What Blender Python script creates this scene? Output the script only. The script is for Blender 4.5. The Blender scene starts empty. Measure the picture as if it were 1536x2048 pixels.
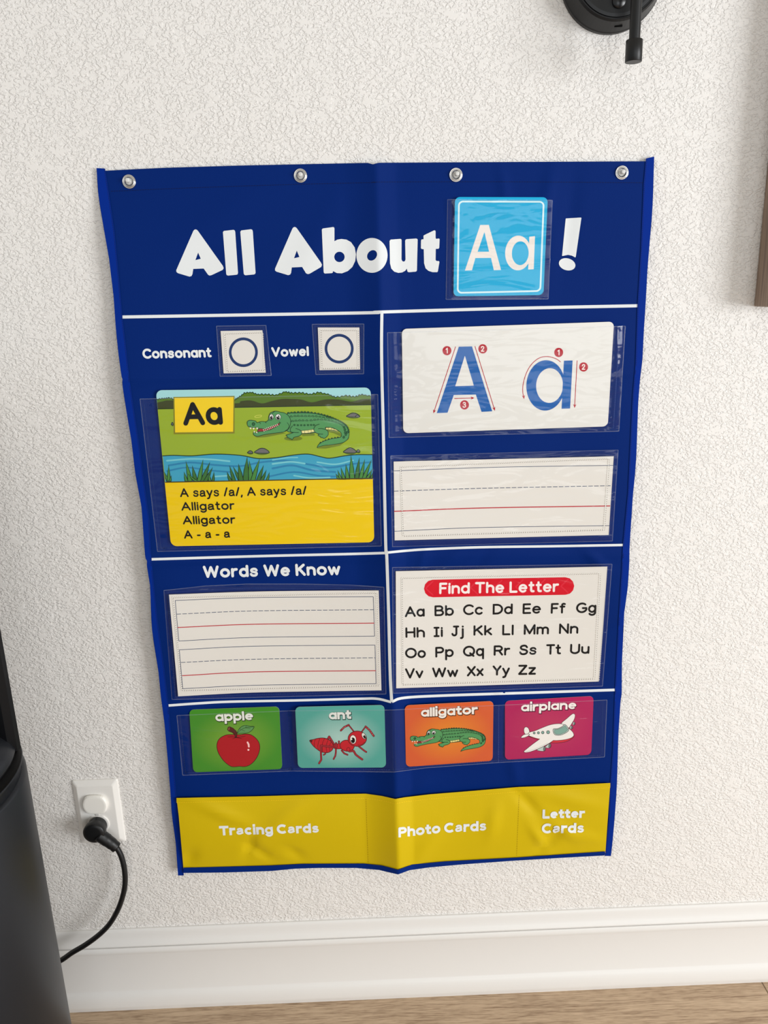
import bpy, math, random
import numpy as np
from mathutils import Matrix, Vector
from mathutils.geometry import tessellate_polygon
random.seed(7)
sc = bpy.context.scene
COL = sc.collection

# ------------------------------------------------------------------ camera
FPX, PITCH, ROLL, YAW, DIST, CAMZ = 1572.86, 0.2749, 0.0301, 0.0162, 1.0932, 1.175


def _rx(a): c, s = math.cos(a), math.sin(a); return np.array([[1, 0, 0], [0, c, -s], [0, s, c]])
def _ry(a): c, s = math.cos(a), math.sin(a); return np.array([[c, 0, s], [0, 1, 0], [-s, 0, c]])
def _rz(a): c, s = math.cos(a), math.sin(a); return np.array([[c, -s, 0], [s, c, 0], [0, 0, 1]])


RC = _rz(-YAW) @ _rx(-PITCH) @ _ry(ROLL)          # columns: right, forward, up
CAM = np.array([0.0, -DIST, CAMZ])
cd = bpy.data.cameras.new('camera')
cam = bpy.data.objects.new('camera', cd)
COL.objects.link(cam)
M = np.eye(4)
M[:3, 0], M[:3, 1], M[:3, 2], M[:3, 3] = RC[:, 0], RC[:, 2], -RC[:, 1], CAM
cam.matrix_world = Matrix(M.tolist())
cd.sensor_fit = 'HORIZONTAL'
cd.sensor_width = 36.0
cd.lens = 36.0 * FPX / 1536.0
cd.clip_start = 0.02
sc.camera = cam

# ------------------------------------------------------------------ light
w = bpy.data.worlds.new('world')
sc.world = w
w.use_nodes = True
bg = w.node_tree.nodes['Background']
# the room around: warm walls and ceiling above, cooler daylight low down
_n = w.node_tree.nodes; _l = w.node_tree.links
_tc = _n.new('ShaderNodeTexCoord'); _sx = _n.new('ShaderNodeSeparateXYZ'); _mr = _n.new('ShaderNodeMapRange'); _cr = _n.new('ShaderNodeValToRGB')
_mr.inputs['From Min'].default_value = -1; _mr.inputs['From Max'].default_value = 1
_l.new(_tc.outputs['Generated'], _sx.inputs[0]); _l.new(_sx.outputs['Z'], _mr.inputs[0]); _l.new(_mr.outputs[0], _cr.inputs[0]); _l.new(_cr.outputs[0], bg.inputs[0])
_cr.color_ramp.elements[0].position = .40; _cr.color_ramp.elements[0].color = (.83, .92, 1.0, 1)
_cr.color_ramp.elements[1].position = .72; _cr.color_ramp.elements[1].color = (1.0, .915, .79, 1)
bg.inputs[1].default_value = 0.46


def area(name, loc, target, sx, sy, power, col):
    l = bpy.data.lights.new(name, 'AREA')
    l.shape = 'RECTANGLE'; l.size = sx; l.size_y = sy; l.energy = power; l.color = col
    o = bpy.data.objects.new(name, l); COL.objects.link(o)
    o.location = loc
    o.rotation_euler = (Vector(target) - Vector(loc)).to_track_quat('-Z', 'Y').to_euler()
    return o


area('window_light', (4.0, -2.7, 1.0), (0.1, 0, 0.7), 2.0, 1.8, 118, (0.975, 0.99, 1.0))
area('rear_fill_light', (0.9, -3.6, 1.15), (0.0, 0, 0.75), 1.7, 1.3, 14, (0.92, 0.965, 1.0))  # added lamp behind the camera, for frontal fill and reflections in the vinyl
sc.view_settings.view_transform = 'Standard'
sc.view_settings.look = 'None'
sc.view_settings.gamma = 1
sc.view_settings.use_curve_mapping = False
sc.view_settings.exposure = 0.50


# ------------------------------------------------------------------ helpers
def lin(c):
    c = c / 255.0
    return c / 12.92 if c <= 0.04045 else ((c + 0.055) / 1.055) ** 2.4


def ray(px):
    """pixels (N,2) of the 1536x2048 photograph -> unit-forward rays"""
    px = np.atleast_2d(np.asarray(px, float))
    u = (px[:, 0] - 768) / FPX
    v = -(px[:, 1] - 1024) / FPX
    return RC[:, 1][None] + u[:, None] * RC[:, 0][None] + v[:, None] * RC[:, 2][None]


def on_plane(px, d):
    """points on the plane y = -d"""
    r = ray(px)
    t = (-d - CAM[1]) / r[:, 1]
    return CAM[None] + t[:, None] * r


def on_surface(px, h, extra=0.0, it=7):
    r = ray(px)
    d = np.full(len(r), 0.006)
    for _ in range(it):
        p = CAM[None] + ((-d - CAM[1]) / r[:, 1])[:, None] * r
        d = h(p[:, 0], p[:, 2]) + extra
    return CAM[None] + ((-d - CAM[1]) / r[:, 1])[:, None] * r


MATS = {}


def mat(name, col, rough=0.5, spec=0.5, metal=0.0, sheen=0.0, raw=False, bump=None, **kw):
    """col: sRGB 0..255 reflectance colour"""
    key = name
    if key in MATS: return MATS[key]
    m = bpy.data.materials.new(name); m.use_nodes = True
    b = m.node_tree.nodes['Principled BSDF']
    b.inputs['Base Color'].default_value = (lin(col[0]), lin(col[1]), lin(col[2]), 1)
    b.inputs['Roughness'].default_value = rough
    b.inputs['Specular IOR Level'].default_value = spec
    b.inputs['Metallic'].default_value = metal
    if sheen:
        b.inputs['Sheen Weight'].default_value = sheen
        b.inputs['Sheen Tint'].default_value = (lin(col[0]) + .1, lin(col[1]) + .1, lin(col[2]) + .2, 1)
    for k, v in kw.items(): b.inputs[k].default_value = v
    if bump:
        nt = m.node_tree
        tc = nt.nodes.new('ShaderNodeTexCoord'); n = nt.nodes.new('ShaderNodeTexNoise')
        n.inputs['Scale'].default_value = bump[0]; n.inputs['Detail'].default_value = 3
        bp = nt.nodes.new('ShaderNodeBump'); bp.inputs['Strength'].default_value = bump[1]; bp.inputs['Distance'].default_value = bump[2]
        nt.links.new(tc.outputs['Object'], n.inputs['Vector']); nt.links.new(n.outputs['Fac'], bp.inputs['Height'])
        nt.links.new(bp.outputs[0], b.inputs['Normal'])
    MATS[key] = m
    return m


def ink(rgb):
    """printed colour on a card"""
    return mat('ink_%02x%02x%02x' % tuple(rgb), rgb, 0.5, 0.1)


def obj(name, verts, faces, mats, parent=None, midx=None, smooth=False, origin=None):
    """one mesh object; verts in world space"""
    v = np.asarray(verts, float)
    if parent is not None: o0 = np.array(parent['_o'][:])
    elif origin is not None: o0 = np.array(origin, float)
    else:
        o0 = np.array([(v[:, 0].min() + v[:, 0].max()) / 2, (v[:, 1].min() + v[:, 1].max()) / 2, v[:, 2].min()])
    me = bpy.data.meshes.new(name)
    me.from_pydata((v - o0).tolist(), [], [list(f) for f in faces])
    for m in (mats if isinstance(mats, (list, tuple)) else [mats]): me.materials.append(m)
    if midx is not None: me.polygons.foreach_set('material_index', np.asarray(midx, np.int32))
    if smooth: me.polygons.foreach_set('use_smooth', [True] * len(me.polygons))
    me.update()
    o = bpy.data.objects.new(name, me); COL.objects.link(o)
    if parent is not None:
        o.parent = parent
    else:
        o.location = o0
    o['_o'] = [float(x) for x in o0]
    return o


def empty(name, loc):
    o = bpy.data.objects.new(name, None); COL.objects.link(o)
    o.location = loc; o.empty_display_size = 0.02
    o['_o'] = [float(x) for x in loc]
    return o


def tag(o, label, cat, group=None):
    o['label'] = label; o['category'] = cat
    if group: o['group'] = group
    return o


def lathe(profile, seg=40, axis='y', center=(0, 0, 0), caps=True):
    """profile: (radius, height) along +axis"""
    vs, fs = [], []
    n = len(profile)
    for r, h in profile:
        for k in range(seg):
            a = 2 * math.pi * k / seg
            c, s = r * math.cos(a), r * math.sin(a)
            p = (c, -h, s) if axis == 'y' else (c, s, h)
            vs.append((p[0] + center[0], p[1] + center[1], p[2] + center[2]))
    for i in range(n - 1):
        for k in range(seg):
            k2 = (k + 1) % seg
            fs.append((i * seg + k, i * seg + k2, (i + 1) * seg + k2, (i + 1) * seg + k))
    if caps:
        fs.append(tuple(range(seg))[::-1]); fs.append(tuple((n - 1) * seg + k for k in range(seg)))
    return vs, fs


def join(*parts):
    vs, fs = [], []
    for v, f in parts:
        b = len(vs)
        vs += list(v); fs += [tuple(i + b for i in q) for q in f]
    return vs, fs


def catmull(pts, n=6, closed=True):
    pts = [np.array(p, float) for p in pts]
    out = []
    N = len(pts)
    rng = range(N) if closed else range(N - 1)
    for i in rng:
        p1, p2 = pts[i], pts[(i + 1) % N]
        p0 = pts[(i - 1) % N] if closed or i > 0 else 2 * p1 - p2
        p3 = pts[(i + 2) % N] if closed or i + 2 < N else 2 * p2 - p1
        for k in range(n):
            t = k / n
            out.append(tuple(0.5 * (2 * p1 + (p2 - p0) * t + (2 * p0 - 5 * p1 + 4 * p2 - p3) * t * t + (3 * p1 - p0 - 3 * p2 + p3) * t ** 3)))
    if not closed: out.append(tuple(pts[-1]))
    return out


def tube(path, r, seg=14, n=8):
    """round tube through 3-D points"""
    P = [np.array(p) for p in catmull(path, n, False)]
    vs, fs = [], []
    up = np.array([0.0, 1.0, 0.0])
    for i, p in enumerate(P):
        t = P[min(i + 1, len(P) - 1)] - P[max(i - 1, 0)]
        t = t / np.linalg.norm(t)
        a = np.cross(t, up); a = a / np.linalg.norm(a)
        b = np.cross(t, a)
        rr = r[i * len(r) // len(P)] if isinstance(r, (list, tuple)) else r
        for k in range(seg):
            q = 2 * math.pi * k / seg
            vs.append(tuple(p + rr * (math.cos(q) * a + math.sin(q) * b)))
    for i in range(len(P) - 1):
        for k in range(seg):
            k2 = (k + 1) % seg
            fs.append((i * seg + k, i * seg + k2, (i + 1) * seg + k2, (i + 1) * seg + k))
    fs.append(tuple(range(seg))[::-1]); fs.append(tuple((len(P) - 1) * seg + k for k in range(seg)))
    return vs, fs


# ------------------------------------------------------------------ 2-D drawing in photograph pixels, laid onto real surfaces
def ellipse(cx, cy, rx, ry, rot=0, n=36, a0=0, a1=360):
    c, s = math.cos(math.radians(rot)), math.sin(math.radians(rot))
    out = []
    full = abs(a1 - a0) >= 360
    for k in range(n if full else n + 1):
        a = math.radians(a0 + (a1 - a0) * k / n)
        x, y = rx * math.cos(a), ry * math.sin(a)
        out.append((cx + x * c - y * s, cy + x * s + y * c))
    return out


def round_quad(q, r, n=6):
    out = []
    q = [np.array(p, float) for p in q]
    for i in range(4):
        p, a, b = q[i], q[i - 1], q[(i + 1) % 4]
        da = (a - p) / np.linalg.norm(a - p); db = (b - p) / np.linalg.norm(b - p)
        A, B = p + da * r, p + db * r
        for k in range(n + 1):
            t = k / n
            ang = t * math.pi / 2
            out.append(tuple(p + da * r * (1 - math.sin(ang)) + db * r * (1 - math.cos(ang))))
    return out


def clip(poly, p, n):
    """keep the side of the line through p with normal n where (q-p).n >= 0"""
    out = []
    N = len(poly)
    for i in range(N):
        a, b = poly[i], poly[(i + 1) % N]
        da = (a[0] - p[0]) * n[0] + (a[1] - p[1]) * n[1]
        db = (b[0] - p[0]) * n[0] + (b[1] - p[1]) * n[1]
        if da >= 0: out.append(a)
        if (da >= 0) != (db >= 0):
            t = da / (da - db)
            out.append((a[0] + t * (b[0] - a[0]), a[1] + t * (b[1] - a[1])))
    return out


def bilerp(q, s, t):
    q = [np.array(p, float) for p in q]
    return tuple((q[0] * (1 - s) + q[1] * s) * (1 - t) + (q[3] * (1 - s) + q[2] * s) * t)


def stroke_polys(pts, wd, cap='round', closed=False):
    """list of convex faces (px) for a poly-line of width wd; may be several pieces, split at sharp corners"""
    P = [np.array(p, float) for p in pts]
    Q = [P[0]]
    for p in P[1:]:
        if np.linalg.norm(p - Q[-1]) > 1e-3: Q.append(p)
    P = Q
    if len(P) > 5 and np.linalg.norm(P[0] - P[-1]) < .02 * wd: closed = True
    if closed and np.linalg.norm(P[0] - P[-1]) < .02 * wd: P = P[:-1]
    if cap == 'square' and not closed:
        a_ = P[0] - P[1]; b_ = P[-1] - P[-2]
        P[0] = P[0] + a_ / np.linalg.norm(a_) * wd / 2; P[-1] = P[-1] + b_ / np.linalg.norm(b_) * wd / 2
    pieces = []
    if closed:
        pieces.append((P, True, False, False))
    else:
        cur = [P[0]]; start_round = False
        for i in range(1, len(P)):
            cur.append(P[i])
            if i < len(P) - 1:
                a = P[i] - P[i - 1]; b = P[i + 1] - P[i]
                cs = np.dot(a, b) / np.linalg.norm(a) / np.linalg.norm(b)
                if cs < 0.6:
                    pieces.append((cur, False, start_round, True)); cur = [P[i]]; start_round = True
        pieces.append((cur, False, start_round, False))
    out = []
    h = wd / 2
    for pp, cl, sr, er in pieces:
        N = len(pp)
        if N < 2: continue
        L, R = [], []
        for i in range(N):
            if cl: a, b = pp[i] - pp[i - 1], pp[(i + 1) % N] - pp[i]
            else:
                a = pp[i] - pp[max(i - 1, 0)]; b = pp[min(i + 1, N - 1)] - pp[i]
                if i == 0: a = b
                if i == N - 1: b = a
            a = a / np.linalg.norm(a); b = b / np.linalg.norm(b)
            na = np.array([-a[1], a[0]]); nb = np.array([-b[1], b[0]])
            m = na + nb; m = m / np.linalg.norm(m)
            k = 1 / max(0.6, np.dot(m, na))
            L.append(pp[i] + m * h * k); R.append(pp[i] - m * h * k)
        faces = []
        for i in range(N if cl else N - 1):
            j = (i + 1) % N
            faces.append([tuple(L[i]), tuple(L[j]), tuple(R[j]), tuple(R[i])])
        if not cl:
            for at, d, rnd in ((pp[0], pp[0] - pp[1], (cap == 'round') or sr), (pp[-1], pp[-1] - pp[-2], (cap == 'round') or er)):
                if rnd:
                    an = math.atan2(d[1], d[0])
                    faces.append([tuple(at + h * np.array([math.cos(an + math.pi * (k / 6 - .5)), math.sin(an + math.pi * (k / 6 - .5))])) for k in range(7)])
        out.append(faces)
    return out


class Art:
    """pieces of flat colour laid over one surface; every piece on its own thin layer"""

    def __init__(self, project, cuts=None, base=0.0, step=4e-6):
        self.project, self.cuts = project, cuts
        self.lay, self.step = base, step
        self.faces = []          # (list of px, layer, material)
        self.T = lambda p: p     # drawing space -> photograph pixels
        self.sc = 1.0

    def space(self, ox=0, oy=0, s=1.0, aff=None):
        if aff is not None: self.T = lambda p: (aff[0][0] * p[0] + aff[0][1] * p[1] + aff[0][2], aff[1][0] * p[0] + aff[1][1] * p[1] + aff[1][2])
        else: self.T = lambda p: (ox + p[0] / s, oy + p[1] / s)
        self.sc = s

    def poly(self, pts, m, holes=(), line=None, lw=0, smooth=False, n=5):
        if smooth: pts = catmull(pts, n)
        loops = [[Vector((*self.T(p), 0)) for p in L] for L in [pts, *holes]]
        flat = [p for L in loops for p in L]
        self.lay += self.step
        for t in tessellate_polygon(loops):
            self.faces.append(([(flat[i].x, flat[i].y) for i in t], self.lay, m))
        if line is not None:
            for L in [pts, *holes]: self.line(L, lw, line, closed=True)

    def line(self, pts, wd, m, closed=False, cap='round', smooth=False, n=5):
        """wd in drawing-space units"""
        if smooth: pts = catmull(pts, n, closed)
        pts = [self.T(p) for p in pts]
        for faces in stroke_polys(pts, wd / self.sc, cap, closed):
            self.lay += self.step * 0.6
            for f in faces: self.faces.append((f, self.lay, m))

    def dot(self, cx, cy, rx, ry, m, rot=0, line=None, lw=0, n=28):
        self.poly(ellipse(cx, cy, rx, ry, rot, n), m, line=line, lw=lw)

    def dashes(self, a, b, n, frac, wd, m):
        for k in range(n):
            t0, t1 = k / n, (k + frac) / n
            self.line([(a[0] + (b[0] - a[0]) * t, a[1] + (b[1] - a[1]) * t) for t in (t0, t1)], wd, m, cap='butt')

    def dash_path(self, pts, period, dash, wd, m):
        pts = [np.array(p, float) for p in pts]
        seg = [np.linalg.norm(pts[i + 1] - pts[i]) for i in range(len(pts) - 1)]
        tot = sum(seg)
        def at(s):
            for i, L in enumerate(seg):
                if s <= L or i == len(seg) - 1: return tuple(pts[i] + (pts[i + 1] - pts[i]) * min(1, s / L))
                s -= L
        k = 0.0
        lay = self.lay + self.step
        while k < tot:
            self.lay = lay
            self.line([at(k), at(min(tot, k + dash))], wd, m, cap='butt')
            k += period
        self.lay = lay

    def emit(self):
        vs, fs, mi, mats, idx = [], [], [], [], {}
        px, lays = [], []
        for pts, lay, m in self.faces:
            if m not in mats: mats.append(m)
            polys = [pts]
            if self.cuts is not None:
                for ax in (0, 1):
                    lines = self.cuts[ax]
                    nxt = []
                    for p in polys:
                        lo = min(q[ax] for q in p); hi = max(q[ax] for q in p)
                        i0 = np.searchsorted(lines, lo, 'right'); i1 = np.searchsorted(lines, hi, 'left')
                        rest = p
                        for c in lines[i0:i1]:
                            nrm = (-1, 0) if ax == 0 else (0, -1)
                            pt = (c, 0) if ax == 0 else (0, c)
                            a = clip(rest, pt, nrm)
                            rest = clip(rest, pt, (-nrm[0], -nrm[1]))
                            if len(a) >= 3: nxt.append(a)
                            if len(rest) < 3: break
                        if len(rest) >= 3: nxt.append(rest)
                    polys = nxt
            for p in polys:
                f = []
                for q in p:
                    k = (round(q[0], 3), round(q[1], 3), lay)
                    if k not in idx:
                        idx[k] = len(px); px.append(k[:2]); lays.append(lay)
                    if not f or f[-1] != idx[k]: f.append(idx[k])
                if len(f) > 1 and f[0] == f[-1]: f.pop()
                if len(set(f)) < 3: continue
                # orientation: face the room (px y is down, so clockwise in px = facing the viewer)
                A = sum(px[f[i]][0] * px[f[(i + 1) % len(f)]][1] - px[f[(i + 1) % len(f)]][0] * px[f[i]][1] for i in range(len(f)))
                if abs(A) < 1e-4: continue
                if A > 0: f = f[::-1]
                fs.append(f); mi.append(mats.index(m))
        V = self.project(np.array(px), np.array(lays))
        return V, fs, mats, mi


# ------------------------------------------------------------------ stroke lettering
def AR(cx, cy, rx, ry, a0, a1, n=14):
    return [(cx + rx * math.cos(math.radians(a0 + (a1 - a0) * k / n)), cy + ry * math.sin(math.radians(a0 + (a1 - a0) * k / n))) for k in range(n + 1)]


def CR(p, n=5): return catmull(p, n, False)


X = 0.70   # x-height
G = {
    'A': (.80, [[(0, 0), (.40, 1), (.80, 0)], [(.15, .34), (.65, .34)]]),
    'B': (.62, [[(.35, .53), (0, .53), (0, 1), (.34, 1)] + AR(.34, .765, .22, .235, 85, -90), [(0, .53), (0, 0), (.36, 0)] + AR(.36, .265, .26, .265, -85, 90)]),
    'C': (.72, [AR(.42, .5, .42, .5, 45, 315, 22)]),
    'D': (.70, [[(.26, 0), (0, 0), (0, 1), (.26, 1)] + AR(.26, .5, .44, .5, 85, -90, 20)]),
    'E': (.54, [[(.52, 1), (0, 1), (0, 0), (.54, 0)], [(0, .52), (.48, .52)]]),
    'F': (.50, [[(.50, 1), (0, 1), (0, 0)], [(0, .52), (.43, .52)]]),
    'G': (.84, [AR(.44, .5, .44, .5, 48, 335, 24) + [(.84, .46), (.52, .46)]]),
    'H': (.66, [[(0, 0), (0, 1)], [(.66, 0), (.66, 1)], [(0, .52), (.66, .52)]]),
    'I': (.32, [[(0, 1), (.32, 1)], [(.16, 1), (.16, 0)], [(0, 0), (.32, 0)]]),
    'J': (.52, [[(.14, 1), (.52, 1)], [(.36, 1), (.36, .24)] + AR(.18, .24, .18, .24, -5, -165)]),
    'K': (.60, [[(0, 0), (0, 1)], [(.56, 1), (0, .40)], [(.2, .6), (.60, 0)]]),
    'L': (.50, [[(0, 1), (0, 0), (.50, 0)]]),
    'M': (.80, [[(0, 0), (0, 1), (.40, .05), (.80, 1), (.80, 0)]]),
    'N': (.64, [[(0, 0), (0, 1), (.64, 0), (.64, 1)]]),
    'O': (.92, [AR(.46, .5, .46, .5, 90, 450, 30)]),
    'P': (.58, [[(0, 0), (0, 1), (.33, 1)] + AR(.33, .73, .25, .27, 85, -90) + [(0, .46)]]),
    'Q': (.92, [AR(.46, .5, .46, .5, 90, 450, 30), [(.56, .26), (.86, -.04)]]),
    'R': (.62, [[(0, 0), (0, 1), (.35, 1)] + AR(.35, .74, .25, .26, 85, -90) + [(0, .48)], [(.36, .48), (.62, 0)]]),
    'S': (.62, [CR([(.58, .80), (.48, .96), (.30, 1), (.10, .92), (.05, .74), (.16, .58), (.34, .52), (.52, .44), (.60, .27), (.50, .07), (.30, 0), (.10, .05), (0, .22)])]),
    'T': (.66, [[(0, 1), (.66, 1)], [(.33, 1), (.33, 0)]]),
    'U': (.66, [[(0, 1), (0, .33)] + AR(.33, .33, .33, .33, 185, 355) + [(.66, .33), (.66, 1)]]),
    'V': (.72, [[(0, 1), (.36, 0), (.72, 1)]]),
    'W': (1.06, [[(0, 1), (.25, 0), (.53, .95), (.81, 0), (1.06, 1)]]),
    'X': (.66, [[(0, 1), (.66, 0)], [(.66, 1), (0, 0)]]),
    'Y': (.66, [[(0, 1), (.33, .46), (.66, 1)], [(.33, .46), (.33, 0)]]),
    'Z': (.62, [[(0, 1), (.60, 1), (0, 0), (.62, 0)]]),
    'a': (.56, [AR(.28, X / 2, .28, X / 2, 90, 450, 22), [(.56, X), (.56, 0)]]),
    '@': (.52, [CR([(.04, .52), (.10, .65), (.26, X), (.42, .64), (.47, .50), (.47, .20), (.52, 0)]), CR([(.47, .42), (.25, .37), (.05, .30), (0, .16), (.06, .03), (.20, 0), (.36, .05), (.46, .18)])]),
    'b': (.56, [[(0, 1), (0, 0)], AR(.28, X / 2, .28, X / 2, 90, 450, 22)]),
    'c': (.50, [AR(.28, X / 2, .28, X / 2, 42, 318, 18)]),
    'd': (.56, [[(.56, 1), (.56, 0)], AR(.28, X / 2, .28, X / 2, 90, 450, 22)]),
    'e': (.56, [[(.02, .37), (.55, .37)] + AR(.28, X / 2, .28, X / 2, 8, 315, 22)]),
    'f': (.34, [CR([(.36, .97), (.26, 1), (.16, .95), (.13, .80), (.13, 0)]), [(0, .68), (.32, .68)]]),
    'g': (.56, [AR(.28, X / 2, .28, X / 2, 90, 450, 22), [(.56, X), (.56, -.06)] + AR(.29, -.06, .27, .22, 0, -150)]),
    'h': (.52, [[(0, 1), (0, 0)], [(0, .40)] + AR(.26, .42, .26, .28, 170, 5) + [(.52, .40), (.52, 0)]]),
    'i': (.0, [[(0, X), (0, 0)], [(0, .94), (0, .965)]]),
    'j': (.16, [[(.16, X), (.16, -.12)] + AR(.02, -.12, .14, .14, -5, -100), [(.16, .97), (.16, .985)]]),
    'k': (.48, [[(0, 1), (0, 0)], [(.44, X), (0, .26)], [(.16, .42), (.48, 0)]]),
    'l': (.0, [[(0, 1), (0, 0)]]),
    'm': (.86, [[(0, X), (0, 0)], [(0, .42)] + AR(.215, .45, .215, .25, 170, 5) + [(.43, .42), (.43, 0)], [(.43, .42)] + AR(.645, .45, .215, .25, 170, 5) + [(.86, .42), (.86, 0)]]),
    'n': (.52, [[(0, X), (0, 0)], [(0, .40)] + AR(.26, .42, .26, .28, 170, 5) + [(.52, .40), (.52, 0)]]),
    'o': (.60, [AR(.30, X / 2, .30, X / 2, 90, 450, 24)]),
    'p': (.56, [[(0, X), (0, -.30)], AR(.28, X / 2, .28, X / 2, 90, 450, 22)]),
    'q': (.56, [[(.56, X), (.56, -.30)], AR(.28, X / 2, .28, X / 2, 90, 450, 22)]),
    'r': (.34, [[(0, X), (0, 0)], [(0, .38)] + CR([(.05, .56), (.16, .67), (.34, .69)])]),
    's': (.48, [CR([(.46, .55), (.38, .67), (.23, X), (.08, .64), (.04, .52), (.12, .41), (.26, .37), (.41, .30), (.46, .18), (.38, .04), (.23, 0), (.07, .04), (0, .16)])]),
    't': (.34, [CR([(.14, .96), (.14, .20), (.19, .04), (.34, .02)]), [(0, .68), (.32, .68)]]),
    'u': (.52, [[(0, X), (0, .28)] + AR(.26, .28, .26, .28, 185, 355) + [(.52, .28)], [(.52, X), (.52, 0)]]),
    'v': (.54, [[(0, X), (.27, 0), (.54, X)]]),
    'w': (.80, [[(0, X), (.20, 0), (.40, .64), (.60, 0), (.80, X)]]),
    'x': (.50, [[(0, X), (.50, 0)], [(.50, X), (0, 0)]]),
    'y': (.54, [[(0, X), (.28, .02)], CR([(.54, X), (.28, .02), (.18, -.22), (.02, -.28)])]),
    'z': (.48, [[(0, X), (.47, X), (0, 0), (.48, 0)]]),
    '/': (.30, [[(0, 0), (.30, 1.02)]]),
    ',': (.06, [[(.06, .0), (0, -.17)]]),
    '-': (.26, [[(0, .34), (.26, .34)]]),
    '1': (.30, [[(0, .78), (.26, 1), (.26, 0)]]),
    '2': (.56, [CR([(.02, .74), (.10, .94), (.28, 1), (.46, .93), (.52, .74), (.44, .54), (.02, 0)]) + [(.56, 0)]]),
    '3': (.52, [CR([(.02, .84), (.12, .97), (.28, 1), (.44, .92), (.48, .76), (.40, .60), (.22, .54), (.42, .48), (.52, .28), (.44, .07), (.25, 0), (.08, .05), (0, .18)])]),
}


HEAVY = {'s': .80, '@': .74, 'e': .84, 'g': .9, 'a': .94}
LIGHT = {'s': .88, '@': .92, 'e': .95}


def text(art, s, bl, br, h, wd, m, cap='round', gap=.17, space=.42, shadow=None):
    """lettering between two base-line points in the art's space; h: height of capitals, wd: stroke width"""
    bl0, br0 = np.array(art.T(bl)), np.array(art.T(br))
    hp, wp = h / art.sc, wd / art.sc
    hw = wp / hp / 2
    pos, x = [], 0.0
    for c in s:
        if c == ' ':
            x += space; continue
        pos.append((c, x)); x += G[c][0] + 2 * hw + gap * .45
    last = x - gap * .45
    W = np.linalg.norm(br0 - bl0)
    d = (br0 - bl0) / W
    mid = (bl0 + br0) / 2
    up = np.array([mid[0] - 920.0, mid[1] - 6596.0]); up = up / np.linalg.norm(up)
    kx = W / last
    def place(passes, mm, ww, off):
        for c, px in pos:
            for k, st in enumerate(G[c][1]):
                pts = []
                for (gx, gy) in st:
                    if cap == 'square' and c in 'ij' and k == len(G[c][1]) - 1: gy += .17
                    X_ = px + hw + gx
                    Y_ = hw + gy * (1 - 2 * hw) if gy >= 0 else hw + gy
                    pts.append(tuple(bl0 + d * X_ * kx + up * Y_ * hp + off))
                T, scl = art.T, art.sc
                art.T, art.sc = (lambda p: p), 1.0
                art.line(pts, ww * (HEAVY.get(c, 1) if cap == 'square' else LIGHT.get(c, 1)), mm, cap='butt' if cap == 'square' and c in 's@ceC' else cap)
                art.T, art.sc = T, scl
    if shadow is not None:
        l0 = art.lay
        place(0, shadow, wp + 2.2, np.array([.5, .7]))
    place(1, m, wp, np.zeros(2))


# ------------------------------------------------------------------ the chart's relief: distance of the cloth from the wall
def wxz(px): p = on_plane(px, 0.01); return p[:, 0], p[:, 2]


(_rxa, _rxb), (_rza, _rzb) = wxz([(752, 328), (797, 1746)])
_cx, _cz = wxz([(768, 330), (790, 1740)])
ZT, ZB = _cz[0], _cz[1]
_creases = [wxz([(250, 757), (1282, 744)]), wxz([(303, 1121), (1254, 1108)]), wxz([(334, 1414), (1236, 1384)])]
# soft wrinkles: (px, py, half length px, half width px, direction degrees, height m)
_wr = [(1095, 400, 60, 12, 80, .0016), (1140, 440, 80, 14, 84, -.0012), (1010, 380, 40, 9, 100, .0014), (640, 470, 120, 26, 60, .0012), (430, 440, 120, 30, 30, .0012),
       (900, 1122, 40, 9, 40, .0014), (960, 1128, 34, 9, 55, -.0012), (1190, 1118, 30, 8, 140, .0022), (845, 1120, 30, 8, 70, .0012), (1015, 1375, 40, 10, 95, .0012), (1000, 1395, 26, 7, 90, .0015),
       (1030, 1545, 40, 12, 100, .0018), (845, 1568, 30, 10, 30, .0016), (600, 1560, 160, 22, 3, -.0012), (690, 900, 50, 14, 90, .001), (1240, 1240, 40, 10, 30, .0014)]
_wr = [(*[float(q[0]) for q in wxz([(a[0], a[1])])], a[2] / 1350, a[3] / 1350, math.radians(a[4]), a[5] * 1.4) for a in _wr]
_yd = [(500, 1690, 26, 9, 70, -.0026), (520, 1702, 30, 8, 140, -.0022), (590, 1705, 22, 9, 140, -.0018), (382, 1710, 20, 12, 60, -.0018), (445, 1620, 60, 14, 150, .0016), (560, 1640, 70, 16, 40, .0016),
       (1100, 1680, 34, 9, 50, -.0026), (1075, 1672, 34, 8, 120, .0022), (1130, 1660, 40, 10, 140, .0016), (1055, 1605, 40, 10, 130, -.0024), (1140, 1595, 60, 14, 165, .0016), (985, 1640, 40, 12, 80, .0016), (850, 1690, 60, 18, 60, .0012), (1170, 1670, 34, 10, 160, .0014)]
_yd = [(*[float(q[0]) for q in wxz([(a[0], a[1])])], a[2] / 1250, a[3] / 1250, math.radians(a[4]), a[5] * 1.9) for a in _yd]


def sstep(t): t = np.clip(t, 0, 1); return t * t * (3 - 2 * t)


def bumps(x, z, lst):
    r = 0.0
    for cx, cz, L, Wd, a, hgt in lst:
        u = (x - cx) * math.cos(a) + (z - cz) * math.sin(a)
        v = -(x - cx) * math.sin(a) + (z - cz) * math.cos(a)
        r = r + hgt * np.exp(-(u / L) ** 2 - (v / Wd) ** 2)
    return r


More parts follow.
